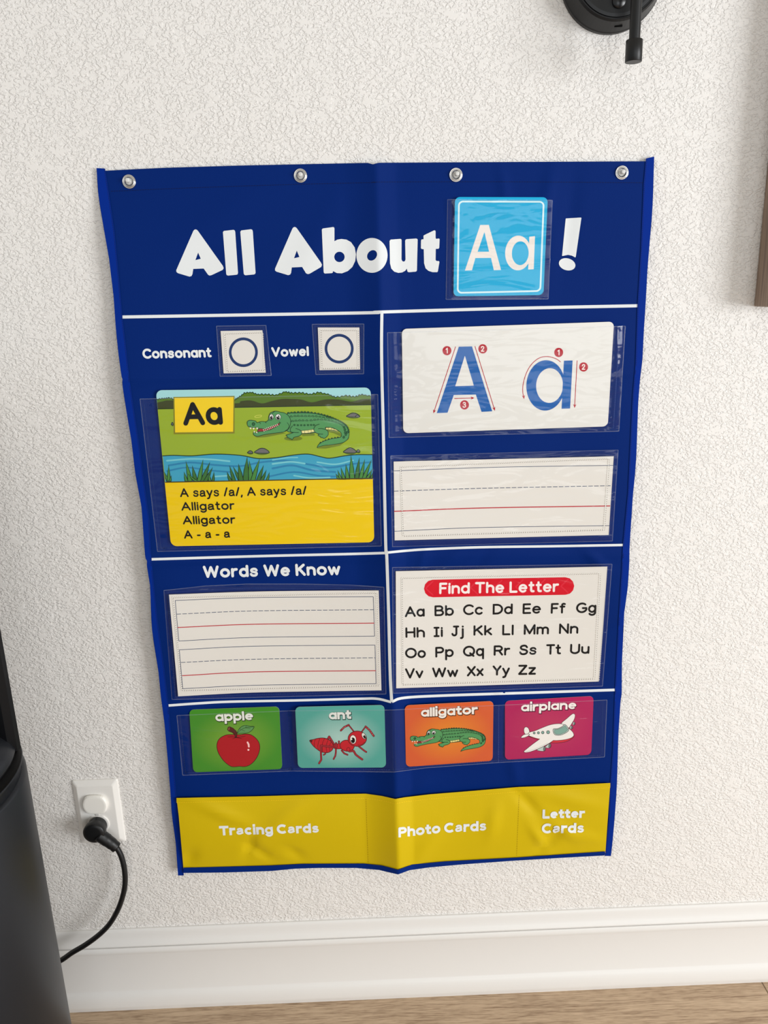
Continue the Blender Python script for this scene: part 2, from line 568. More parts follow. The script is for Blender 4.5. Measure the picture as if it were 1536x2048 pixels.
def ridge(x, z):
    s = np.clip((ZT - z) / (ZT - ZB), 0, 1)
    xr = _rxa + (_rxb - _rxa) * (z - _rza) / (_rzb - _rza)
    d = x - xr
    e = 0.0022
    amp = 0.0075 + 0.0105 * s ** 1.3
    wl = 0.040 + 0.012 * s
    wr = 0.034 + 0.080 * s
    dl = np.sqrt(d * d + e * e) - e
    pl = np.clip(1 - dl / wl, 0, 1) ** 1.5
    pr = (.55 - .1 * s) * np.clip(1 - dl / .024, 0, 1) ** 1.1 + (.45 + .1 * s) * np.clip(1 - dl / wr, 0, 1) ** 1.6
    return amp * np.where(d < 0, pl, pr)


def cloth(x, z):
    s = np.clip((ZT - z) / (ZT - ZB), 0, 1)
    xm = _rxa + (_rxb - _rxa) * s
    body = np.sin(np.pi * np.clip(s * 1.0, 0, 1)) ** 0.8
    h = 0.0032 + 0.004 * sstep(s / 0.08)
    h = h + 0.013 * sstep((xm - x - 0.20) / 0.16) * (0.25 + 0.75 * body) * sstep(s / .1)
    h = h + 0.006 * sstep((x - xm - 0.24) / 0.12) * (0.3 + 0.7 * body) * sstep(s / .1)
    h = h + 0.0010 * np.sin(11 * x + 5 * z) * np.sin(7 * z + 1) + 0.0006 * np.sin(23 * z + 9 * x)
    h = h + ridge(x, z)
    for (xa, za) in _creases:
        zl = za[0] + (za[1] - za[0]) * (x - xa[0]) / (xa[1] - xa[0])
        h = h + 0.0016 * np.exp(-((z - zl) / 0.0055) ** 2)
    return np.maximum(0.0015, h + bumps(x, z, _wr))


_yzt = on_plane([(640, 1590)], .01)[0, 2]
_yzb = on_plane([(640, 1730)], .01)[0, 2]


def yellow(x, z):
    t = np.clip((_yzt - z) / (_yzt - _yzb), 0, 1)
    c = cloth(x, z)
    return np.maximum(c + .0010, c + 0.0016 + 0.0058 * np.sin(np.pi * np.clip(.12 + .88 * t, 0, 1)) + bumps(x, z, _yd))


def grid_cuts():
    xs = list(np.arange(160, 732, 8)) + list(np.arange(732, 850, 4)) + list(np.arange(852, 1330, 8))
    ys = list(np.arange(300, 1780, 8))
    return (np.array(xs, float) + .037, np.array(ys, float) + .053)


CUTS = grid_cuts()


def surf(h): return lambda px, lay: on_surface(px, h, lay)


# ------------------------------------------------------------------ room: wall, baseboard, floor
def wall_material():
    m = bpy.data.materials.new('knockdown_plaster'); m.use_nodes = True
    nt = m.node_tree; N = nt.nodes; L = nt.links
    b = N['Principled BSDF']
    b.inputs['Base Color'].default_value = (0.82, 0.80, 0.775, 1)
    b.inputs['Roughness'].default_value = 0.62
    b.inputs['Specular IOR Level'].default_value = 0.3
    tc = N.new('ShaderNodeTexCoord')
    n1 = N.new('ShaderNodeTexNoise'); n1.inputs['Scale'].default_value = 262; n1.inputs['Detail'].default_value = 2.2; n1.inputs['Roughness'].default_value = .55; n1.inputs['Distortion'].default_value = .35
    n2 = N.new('ShaderNodeTexNoise'); n2.inputs['Scale'].default_value = 62; n2.inputs['Detail'].default_value = 1.5
    r1 = N.new('ShaderNodeMapRange'); r1.interpolation_type = 'SMOOTHSTEP'
    add = N.new('ShaderNodeMath'); add.operation = 'MULTIPLY_ADD'; add.inputs[1].default_value = .72
    mp = N.new('ShaderNodeMapping'); mp.inputs['Rotation'].default_value = (0, math.radians(38), 0); mp.inputs['Scale'].default_value = (.78, 1, 1.12)
    L.new(tc.outputs['Object'], mp.inputs[0]); L.new(mp.outputs[0], n1.inputs['Vector']); L.new(mp.outputs[0], n2.inputs['Vector'])
    L.new(n2.outputs['Fac'], add.inputs[0]); L.new(n1.outputs['Fac'], add.inputs[2])
    r1.inputs['From Min'].default_value = .72; r1.inputs['From Max'].default_value = .98
    L.new(add.outputs[0], r1.inputs['Value'])
    bp = N.new('ShaderNodeBump'); bp.inputs['Strength'].default_value = 1.0; bp.inputs['Distance'].default_value = .00075
    L.new(r1.outputs[0], bp.inputs['Height'])
    L.new(bp.outputs[0], b.inputs['Normal'])
    return m


def floor_material():
    m = bpy.data.materials.new('oak_plank'); m.use_nodes = True
    nt = m.node_tree; N = nt.nodes; L = nt.links
    b = N['Principled BSDF']; b.inputs['Roughness'].default_value = .5; b.inputs['Specular IOR Level'].default_value = .35
    tc = N.new('ShaderNodeTexCoord')
    mp = N.new('ShaderNodeMapping'); mp.inputs['Scale'].default_value = (3.6, 70, 1)
    L.new(tc.outputs['Object'], mp.inputs['Vector'])
    n1 = N.new('ShaderNodeTexNoise'); n1.inputs['Scale'].default_value = 1.6; n1.inputs['Detail'].default_value = 6; n1.inputs['Roughness'].default_value = .65; n1.inputs['Distortion'].default_value = 1.6
    L.new(mp.outputs[0], n1.inputs['Vector'])
    mp2 = N.new('ShaderNodeMapping'); mp2.inputs['Scale'].default_value = (46, 520, 1)
    L.new(tc.outputs['Object'], mp2.inputs['Vector'])
    n2 = N.new('ShaderNodeTexNoise'); n2.inputs['Scale'].default_value = 1; n2.inputs['Detail'].default_value = 2
    L.new(mp2.outputs[0], n2.inputs['Vector'])
    br = N.new('ShaderNodeTexBrick'); br.inputs['Scale'].default_value = 1; br.inputs['Brick Width'].default_value = 1.22; br.inputs['Row Height'].default_value = .18
    br.inputs['Mortar Size'].default_value = .0012; br.inputs['Color1'].default_value = (1, 1, 1, 1); br.inputs['Color2'].default_value = (.86, .86, .86, 1); br.inputs['Mortar'].default_value = (.35, .3, .25, 1)
    br.offset = .37
    mp3 = N.new('ShaderNodeMapping'); mp3.inputs['Location'].default_value = (1.34, .115, 0)
    L.new(tc.outputs['Object'], mp3.inputs['Vector']); L.new(mp3.outputs[0], br.inputs['Vector'])
    cr = N.new('ShaderNodeValToRGB')
    e = cr.color_ramp.elements
    e[0].position, e[0].color = .30, (.30, .20, .125, 1)
    e[1].position, e[1].color = .68, (.62, .465, .32, 1)
    k = cr.color_ramp.elements.new(.5); k.color = (.50, .365, .245, 1)
    mixn = N.new('ShaderNodeMath'); mixn.operation = 'MULTIPLY_ADD'; mixn.inputs[1].default_value = .6
    L.new(n2.outputs['Fac'], mixn.inputs[0])
    sub = N.new('ShaderNodeMath'); sub.operation = 'SUBTRACT'; sub.inputs[1].default_value = .30
    L.new(n1.outputs['Fac'], sub.inputs[0]); L.new(sub.outputs[0], mixn.inputs[2])
    L.new(mixn.outputs[0], cr.inputs['Fac'])
    mx = N.new('ShaderNodeMix'); mx.data_type = 'RGBA'; mx.blend_type = 'MULTIPLY'; mx.inputs[0].default_value = 1
    L.new(cr.outputs[0], mx.inputs[6]); L.new(br.outputs['Color'], mx.inputs[7])
    L.new(mx.outputs[2], b.inputs['Base Color'])
    bp = N.new('ShaderNodeBump'); bp.inputs['Strength'].default_value = .35; bp.inputs['Distance'].default_value = .0006
    L.new(mixn.outputs[0], bp.inputs['Height']); L.new(bp.outputs[0], b.inputs['Normal'])
    return m


def box(x0, x1, y0, y1, z0, z1):
    v = [(x, y, z) for x in (x0, x1) for y in (y0, y1) for z in (z0, z1)]
    f = [(0, 1, 3, 2), (4, 6, 7, 5), (0, 4, 5, 1), (2, 3, 7, 6), (0, 2, 6, 4), (1, 5, 7, 3)]
    return v, f


def structure(name, vf, m, smooth=False):
    o = obj(name, *vf, m, origin=(0, 0, 0), smooth=smooth)
    o['kind'] = 'structure'
    return o


structure('wall_back', box(-2.2, 2.6, 0, .1, -.05, 2.5), wall_material())
structure('floor', box(-2.2, 2.6, -3.2, 0, -.05, 0), floor_material())
prof = [(0, .1565), (.0028, .1565), (.0042, .1550), (.0052, .1515), (.0056, .1470), (.0060, .1420), (.0072, .1370), (.0092, .1330), (.0112, .1308), (.0116, .1296), (.0116, .1284),
        (.0078, .1277), (.0078, .1260), (.0114, .1256), (.0128, .1230), (.0132, .1190), (.0130, .1165), (.0118, .1135), (.0112, .1120), (.0112, .0370), (.0116, .0355), (.0134, .0335), (.0156, .0300), (.0172, .0245),
        (.0180, .0180), (.0180, .0100), (.0174, .0050), (.0165, .0030), (.0162, 0), (0, 0)]
bv, bf = [], []
for x in (-2.2, 2.6):
    bv += [(x, -d - .0001 * 0, z) for d, z in prof]
n = len(prof)
bf += [(i, i + n, (i + 1) % n + n, (i + 1) % n) for i in range(n)]
bf += [tuple(range(n))[::-1], tuple(range(n, 2 * n))]
structure('baseboard_back', (bv, bf), mat('trim_paint', (230, 229, 227), .32, .45, bump=(60, .12, .001)), smooth=True)
bpy.data.objects['baseboard_back'].data.set_sharp_from_angle(angle=math.radians(38))

# ------------------------------------------------------------------ the pocket chart
BLUE = mat('navy_nylon', (0, 36, 108), .6, .07, sheen=.0, bump=(900, .25, .0004))
BIND = mat('blue_webbing', (0, 42, 138), .7, .08, sheen=.0, bump=(900, .2, .0004))
YEL = mat('yellow_nylon', (206, 178, 0), .5, .25, sheen=.0, bump=(900, .25, .0004))
WHITE = mat('white_print', (226, 230, 232), .65, .2)
THREAD = mat('blue_thread', (38, 60, 118), .7, .2)
DARKTHREAD = mat('dark_thread', (2, 14, 60), .7, .2)
YTHREAD = mat('yellow_thread', (235, 200, 20), .6, .2)
YDARK = mat('yellow_crease', (172, 142, 0), .7, .2)
PALE = mat('pale_stitch', (240, 238, 232), .5, .4)
STITCH_SHADE = mat('stitch_shade', (120, 112, 104), .8, .1)  # painted shade of the pale inner stitches, drawn as offset grey dashes

chart = empty('pocket_chart', tuple(on_plane([(790, 1740)], 0.0)[0]))
tag(chart, 'navy blue hanging alphabet pocket chart with yellow bottom pockets on the textured wall', 'pocket chart')

LO = [(193, 336), (197, 392), (208, 460), (218, 517), (227, 592), (231.5, 655), (237, 709), (243, 752), (245, 758), (245, 772), (254, 830), (262.5, 880), (271, 950), (283, 1014), (288.5, 1091), (291, 1116), (294, 1122), (294, 1134),
      (300, 1171), (304, 1259), (317, 1345), (322, 1395), (329, 1448), (335.5, 1520), (340.5, 1580), (344, 1632), (351.5, 1687), (356, 1751)]
LI = [(210, 337), (218, 388), (229, 465), (237, 547), (245, 637), (251.5, 692), (258.5, 756), (267, 815), (277, 880), (288.5, 966), (298.5, 1038), (303, 1122), (314.5, 1236), (328, 1334), (337, 1412), (345, 1501),
      (352.8, 1595), (357.5, 1632), (363.7, 1693), (366.7, 1736), (367.6, 1751)]
RO = [(1308.5, 313), (1305, 417), (1299, 490), (1295, 540), (1291.5, 605), (1288, 659), (1285, 717), (1281, 752), (1280, 760), (1276.5, 807), (1273, 905), (1270, 950), (1266, 990), (1260.5, 1073), (1259, 1100), (1258.5, 1128), (1255, 1180), (1248.5, 1226),
      (1244, 1326), (1243.5, 1385), (1241, 1405), (1237, 1468), (1234, 1565), (1230.5, 1621), (1225.5, 1680), (1222, 1712)]
RI = [(1292, 317), (1287.4, 367), (1282, 497), (1275, 612), (1271, 728), (1265.6, 789), (1261, 880), (1256, 985), (1246, 1088), (1243.5, 1140), (1238, 1226), (1230, 1379), (1225.5, 1500), (1220.6, 1567), (1217.4, 1638), (1210.8, 1704), (1209, 1712)]
TOP = [(210, 341.5), (270, 338.3), (331, 335.5), (480, 331), (600, 328.5), (735, 325.7), (746, 328.6), (757, 325.5), (932, 324.5), (1110, 323.5), (1292, 322.5)]
BOT = [(367, 1746), (452, 1745), (544, 1742), (590, 1737.5), (636, 1736), (712, 1736), (758, 1740), (796, 1749), (819, 1740.5), (858, 1735), (923, 1729), (1020, 1722), (1118, 1716), (1209, 1711)]
HEMTOP = [(367, 1735.5), (452, 1733.4), (544, 1731), (605, 1727.8), (728, 1727.3), (764, 1731), (796, 1739.5), (825, 1729), (890, 1723), (1037, 1715), (1210.8, 1703)]
YTOP = [(353, 1596), (514, 1592.6), (636, 1589), (731, 1587.4), (764, 1592), (790.5, 1598), (809, 1594.7), (858, 1588.8), (939, 1582.3), (1037, 1574), (1118, 1571), (1220.6, 1566)]

GROM = [(258.5, 363.5), (601, 351.5), (911.7, 350), (1243.5, 345.5)]
PN = surf(cloth)

fab = Art(PN, CUTS, 0.0, 2.5e-5)
mid = lambda a, b, t=.5: [(p[0] + (q[0] - p[0]) * t, p[1] + (q[1] - p[1]) * t) for p, q in zip(a, b)]
panel = TOP + [(x + 5, y) for x, y in RI if y > 323] + [(x, y - 2) for x, y in BOT[::-1]] + [(x - 5, y) for x, y in LI[::-1] if y > 342]
fab.lay = -fab.step
fab.poly(panel, BLUE, holes=[ellipse(x, y, 8.0, 8.4, n=24) for x, y in GROM])
# white dividing lines
lw = 6.2
fab.lay = 1.2e-4
def S(p): return catmull(p, 8, False)
fab.line(S([(245, 634), (480, 630), (740, 625.5), (764, 624), (1010, 617), (1275, 611.5)]), lw, WHITE, cap='butt')
fab.line(S([(763.8, 626), (763, 690), (764, 760), (767, 880), (771.5, 1090), (773.4, 1110), (777, 1220), (780.5, 1350), (783.4, 1404)]), 6.0, WHITE, cap='butt')
fab.line(S([(303.3, 1118.6), (528, 1112), (700, 1108), (769, 1106)]), 5.0, WHITE, cap='butt')
fab.line(S([(776, 1105), (812, 1101.5), (855, 1098.5), (961, 1094.5), (1102, 1092.5), (1246, 1090)]), 4.8, WHITE, cap='butt')
fab.line(S([(337.2, 1411), (400, 1406.5), (460.6, 1403.4), (601, 1400.6), (720, 1397.5), (754.4, 1397.6), (782.5, 1404.2)]), 4.8, WHITE, cap='butt')
fab.line(S([(784, 1403.4), (808.8, 1395.6), (890, 1391), (1053, 1385.6), (1229.5, 1379.8)]), 5.2, WHITE, cap='butt')
# top hem stitching
fab.dash_path(S([(222, 382.5), (400, 375), (600, 368.5), (746, 365), (759, 364), (1000, 363.5), (1287, 365.5)]), 5.2, 3.6, .9, DARKTHREAD)
# title
fab.lay = 1.2e-4
fab.space(340, 430, 5.12)
for o_, h_ in (([(238, 165), (248, 152), (262, 147), (276, 152), (288, 165), (542, 522), (549, 545), (540, 562), (425, 616), (405, 620), (390, 612), (345, 548), (238, 552), (230, 605), (220, 625), (200, 631), (82, 596), (66, 583), (64, 565)], [[(288, 385), (315, 448), (260, 462)]]),
               ([(542, 175), (552, 163), (650, 152), (663, 158), (668, 175), (696, 592), (692, 607), (680, 612), (595, 620), (582, 616), (576, 604)], []),
               ([(720, 172), (730, 158), (828, 146), (842, 151), (848, 168), (876, 590), (872, 603), (860, 609), (774, 617), (761, 612), (755, 600)], []),
               ([(1253, 140), (1263, 127), (1277, 122), (1290, 127), (1302, 140), (1546, 488), (1556, 510), (1548, 532), (1432, 600), (1412, 605), (1393, 597), (1353, 532), (1247, 537), (1240, 592), (1230, 610), (1210, 616), (1090, 580), (1076, 568), (1076, 548)], [[(1298, 365), (1325, 430), (1270, 443)]])):
    fab.poly(o_, WHITE, holes=h_)
fab.space(620, 430, 5.486)
fab.poly([(130, 160), (140, 148), (255, 132), (264, 136), (268, 148), (268, 288), (300, 270), (345, 263), (400, 270), (450, 298), (490, 355), (504, 430), (496, 505), (465, 570), (415, 615), (350, 640), (295, 637), (252, 615), (250, 632), (240, 638), (165, 642), (154, 636), (150, 625)], WHITE, holes=[ellipse(323, 460, 57, 57, n=28)])
fab.poly(ellipse(680, 443, 171, 191, n=48), WHITE, holes=[ellipse(681, 443, 50, 62, 38, n=28)])
fab.poly([(873, 285), (885, 270), (990, 262), (1002, 267), (1005, 280), (1004, 485), (1012, 505), (1027, 512), (1042, 505), (1048, 488), (1044, 282), (1050, 270), (1062, 265), (1165, 258), (1178, 263), (1181, 275), (1173, 605), (1168, 618), (1155, 622), (1085, 628), (1070, 622), (1062, 588), (1045, 612), (1012, 630), (970, 635), (925, 622), (892, 588), (878, 530)], WHITE)
fab.poly([(1245, 228), (1255, 220), (1362, 168), (1374, 170), (1378, 182), (1378, 250), (1384, 262), (1412, 258), (1421, 262), (1422, 272), (1418, 360), (1410, 370), (1380, 372), (1378, 490), (1383, 501), (1393, 505), (1413, 505), (1420, 515), (1403, 618), (1395, 627), (1345, 627), (1300, 613), (1268, 585), (1252, 530), (1248, 375), (1226, 373), (1217, 364), (1218, 280), (1224, 268), (1246, 266)], WHITE)
fab.space(880, 380, 5.12)
fab.poly([(1287, 295), (1292, 291), (1443, 282), (1448, 286), (1390, 686), (1383, 690), (1350, 672), (1310, 664), (1255, 676), (1250, 672)], WHITE)
fab.dot(1302, 761, 86, 61, WHITE, 16)
fab.space()
text(fab, 'Consonant', (286, 717.6), (423.5, 714.8), 20.3, 4.5, WHITE)
text(fab, 'Vowel', (543.5, 714), (618, 712.2), 19.8, 4.5, WHITE)
text(fab, 'Words We Know', (407, 1156), (681.5, 1150.2), 24.5, 5.4, WHITE, space=.36)
V, F, ms, mi = fab.emit()
obj('fabric_panel', V, F, ms, chart, mi, smooth=True)

# side bindings: folded webbing wrapped round the edge
def binding(name, outer, inner, sgn):
    a = Art(surf(lambda x, z: cloth(x, z) + .0009), CUTS, 0, 2e-5)
    a.poly(outer + inner[::-1], BIND)
    edge = [(x + sgn * 1.6, y) for x, y in inner]
    a.dash_path(edge, 4.2, 3.0, .8, DARKTHREAD)
    V, F, ms, mi = a.emit()
    # turned-back thickness along the outer edge
    P = on_surface(np.array(catmull(outer, 4, False)), lambda x, z: cloth(x, z) + .0009)
    Q = P.copy(); Q[:, 1] += .0020
    b = len(V)
    V = np.concatenate([V, P, Q]); k = len(P)
    for i in range(k - 1):
        F.append((b + i, b + i + 1, b + k + i + 1, b + k + i) if sgn < 0 else (b + i, b + k + i, b + k + i + 1, b + i + 1)); mi.append(0)
    o = obj(name, V, F, ms, chart, mi, smooth=True)
    return o


binding('side_binding', LO, LI, -1)
binding('side_binding', RO, RI, 1)

# bottom hem tape
a = Art(surf(lambda x, z: yellow(x, z) * .0 + cloth(x, z) + .0036), CUTS, 0, 2e-5)
a.poly(HEMTOP + BOT[::-1], mat('navy_tape', (0, 38, 116), .65, .08, sheen=.0, bump=(700, .4, .0005)))
V, F, ms, mi = a.emit(); obj('bottom_hem', V, F, ms, chart, mi, smooth=True)

# yellow pocket strip with its three compartments
a = Art(surf(yellow), CUTS, 0, 2e-5)
a.poly([(x, y) for x, y in YTOP] + [(x, y + 3) for x, y in HEMTOP[::-1]] + [(357.5, 1632)], YEL)
a.lay = 7e-4
a.poly(YTOP + [(x, y + 8) for x, y in YTOP[::-1]], YEL)
a.lay = 1e-4
text(a, 'Tr@cing C@rds', (439, 1671), (639, 1665.5), 19, 5.0, WHITE, cap='square', gap=.10, space=.30)
text(a, 'Photo', (796.8, 1675), (881, 1666), 20, 5.0, WHITE, cap='square', gap=.10)
text(a, 'C@rds', (888, 1666), (973.5, 1661.2), 20, 5.0, WHITE, cap='square', gap=.10)
text(a, 'Letter', (1084.5, 1637.5), (1169.5, 1635.6), 18.3, 5.0, WHITE, cap='square', gap=.10)
text(a, 'C@rds', (1083, 1667), (1168.5, 1665.6), 20, 5.0, WHITE, cap='square', gap=.10)
V, F, ms, mi = a.emit(); yp = obj('yellow_pocket', V, F, ms, chart, mi, smooth=True)
a = Art(surf(lambda x, z: yellow(x, z) + 1.5e-4), CUTS, 0, 1e-5)
a.dash_path([(x, y + 9) for x, y in YTOP], 4.6, 3.4, 1.0, YTHREAD)
a.dash_path([(731.5, 1588), (736.4, 1727)], 4.6, 3.0, 1.1, YDARK)
a.dash_path([(1039, 1576), (1033, 1714)], 4.6, 3.0, 1.1, YDARK)
V, F, ms, mi = a.emit()
s_ = obj('stitching', V, F, ms, yp, mi); 

# metal eyelets and the clear push pins through them
NICKEL = mat('nickel', (205, 203, 200), .22, .5, metal=1.0)
CLEAR = mat('clear_plastic', (245, 245, 242), .08, .5, **{'Transmission Weight': .3, 'IOR': 1.45})
PINL = ['clear push pin in the eyelet at the chart top left corner', 'clear push pin in the eyelet left of the chart center fold', 'clear push pin in the eyelet above the light blue letter card', 'clear push pin in the eyelet at the chart top right corner']
for k, (gx, gy) in enumerate(GROM):
    c = on_surface([(gx, gy)], cloth)[0]
    pr = [(.0056, .0004), (.0053, .0012), (.0055, .0019), (.0061, .0022), (.0067, .0019), (.0072, .0013), (.0076, .0014), (.0081, .0017), (.0085, .0013), (.0087, .0004), (.0086, 0.0)]
    v, f = lathe(pr, 40, 'y', tuple(c), caps=False)
    obj('grommet', v, f, NICKEL, chart, smooth=True)
    off = [(-.0006, .0012), (.0004, .0008), (.0012, .0010), (.0004, .0006)][k]
    depth = -c[1]
    pr = [(.0006, -.004), (.0006, depth - .0018), (.0049, depth - .0018), (.0050, depth - .0010), (.0044, depth - .0004), (.0030, depth - .0002), (.0022, depth + .0006), (.0019, depth + .003), (.0024, depth + .0046), (.0029, depth + .0056), (.0026, depth + .0066), (.0014, depth + .0069)]
    pc = (c[0] + off[0], 0, c[2] + off[1])
    v, f = lathe(pr, 28, 'y', pc)
    o = obj('push_pin', v, f, CLEAR, smooth=True)
    tag(o, PINL[k], 'push pin', 'clear push pins through the chart eyelets')


# ------------------------------------------------------------------ cards: thin stiff plates in the pockets
class Card:
    """plane fitted to the cloth behind a quad of pixels, pushed clear of it"""

    def __init__(self, quad, clear=.0007, curved=False):
        self.quad = quad
        g = np.array([bilerp(quad, s, t) for s in np.linspace(0, 1, 70) for t in np.linspace(0, 1, 70)])
        P = on_surface(g, cloth)
        A = np.c_[P[:, 0], P[:, 2], np.ones(len(P))]
        d = -P[:, 1]
        co = np.linalg.lstsq(A, d, rcond=None)[0]
        co[2] += (d - A @ co).max() + clear
        self.co = co
        if curved:   # a limp paper sheet: follows the cloth, smoothed
            A2 = np.c_[A, P[:, 0] ** 2, P[:, 2] ** 2, P[:, 0] * P[:, 2]]
            c2 = np.linalg.lstsq(A2, d, rcond=None)[0]
            c2[2] += (d - A2 @ c2).max() + clear
            self.h = lambda x, z: c2[0] * x + c2[1] * z + c2[2] + c2[3] * x * x + c2[4] * z * z + c2[5] * x * z
        else:
            self.h = lambda x, z: co[0] * x + co[1] * z + co[2]
        self.art = Art(surf(self.h), CUTS if curved else None, 0.0, 1.3e-6)

    def base(self, outline, m, edge):
        self.art.lay = -4e-6
        self.art.poly(outline, m)
        self.outline, self.edge = outline, edge
        self.art.lay = 3e-5

    def finish(self, name, label, cat, group=None):
        V, F, ms, mi = self.art.emit()
        P = on_surface(np.array(self.outline), self.h)
        Q = P.copy(); Q[:, 1] += .00045
        b, k = len(V), len(P)
        V = np.concatenate([V, P, Q])
        ms = ms + [self.edge]; e = len(ms) - 1
        for i in range(k):
            j = (i + 1) % k
            F.append((b + i, b + j, b + k + j, b + k + i)); mi.append(e)
        back = Art(lambda px, lay: on_surface(px, self.h) + np.array([[0, .00045, 0]]), self.art.cuts)
        back.poly(self.outline, self.edge)
        V2, F2, _, _ = back.emit()
        b = len(V); V = np.concatenate([V, V2])
        F += [[b + i for i in f[::-1]] for f in F2]; mi += [e] * len(F2)
        o = obj(name, V, F, ms, None, mi)
        tag(o, label, cat, group)
        return o


PAPER = mat('white_card', (228, 224, 218), .5, .3)
LAMI = mat('laminated_white', (226, 224, 219), .3, .4)
BLACK = ink((7, 7, 8))
RED = ink((190, 30, 45))
NAVYI = ink((20, 50, 105))
GREY = ink((70, 75, 85))
CREAM = ink((236, 228, 222))


def radial(name, quad, inner, outer, rough=.4):
    c = on_plane([bilerp(quad, .5, .5)], .01)[0]
    wq = on_plane(quad, .01)
    hw, hh = (wq[1][0] - wq[0][0]) / 2, (wq[0][2] - wq[3][2]) / 2
    m = bpy.data.materials.new(name); m.use_nodes = True
    nt = m.node_tree; N = nt.nodes; L = nt.links
    b = N['Principled BSDF']; b.inputs['Roughness'].default_value = rough; b.inputs['Specular IOR Level'].default_value = .35
    g = N.new('ShaderNodeNewGeometry')
    mp = N.new('ShaderNodeMapping'); mp.vector_type = 'POINT'
    mp.inputs['Scale'].default_value = (1 / hw, 0, 1 / hh)
    mp.inputs['Location'].default_value = (-c[0] / hw, 0, -c[2] / hh)
    L.new(g.outputs['Position'], mp.inputs['Vector'])
    ln = N.new('ShaderNodeVectorMath'); ln.operation = 'LENGTH'; L.new(mp.outputs[0], ln.inputs[0])
    cr = N.new('ShaderNodeValToRGB')
    cr.color_ramp.elements[0].color = (*[lin(v) for v in inner], 1); cr.color_ramp.elements[0].position = .1
    cr.color_ramp.elements[1].color = (*[lin(v) for v in outer], 1); cr.color_ramp.elements[1].position = 1.0
    L.new(ln.outputs['Value'], cr.inputs['Fac']); L.new(cr.outputs[0], b.inputs['Base Color'])
    return m


cards = {}
# light-blue letter card
q = [(910, 394), (1095.6, 394.5), (1087, 590), (907, 593)]
c = Card(q); cards['letter'] = c
c.base(round_quad(q, 10), ink((30, 172, 220)), PAPER)
A = c.art; A.space(880, 380, 5.12)
A.line(round_quad([(194, 118), (1062, 121), (1027, 1034), (181, 1053)], 42), 17, ink((215, 240, 244)), closed=True)
A.poly([(412, 358), (500, 357), (625, 818), (552, 822), (522, 695), (362, 697), (327, 822), (255, 825)], CREAM, holes=[[(455, 430), (503, 632), (385, 633)]])
A.poly(ellipse(800, 645, 133, 178, 2, 44), CREAM, holes=[ellipse(822, 647, 86, 122, 2, 36)])
A.poly([(915, 478), (973, 473), (960, 812), (903, 815)], CREAM)
c.finish('letter_card', 'light blue rounded card with white letters Aa beside the exclamation mark', 'card')

# two circle cards
for nm, q, cc, lab in (('consonant', [(441.2, 662), (524.7, 660.5), (531.5, 745.3), (447.3, 746.7)], (486.7, 704.5), 'small white square card with blue ring right of the word Consonant'),
                       ('vowel', [(635.7, 655), (718.7, 655), (720.2, 739), (639, 740.3)], (678.3, 697.3), 'small white square card with blue ring right of the word Vowel')):
    c = Card(q); cards[nm] = c
    c.base(q, PAPER, PAPER)
    c.art.poly(ellipse(*cc, 29, 29.6, n=44), NAVYI, holes=[ellipse(*cc, 23.6, 24, n=40)])
    c.finish('circle_card', lab, 'card', 'small white circle cards')


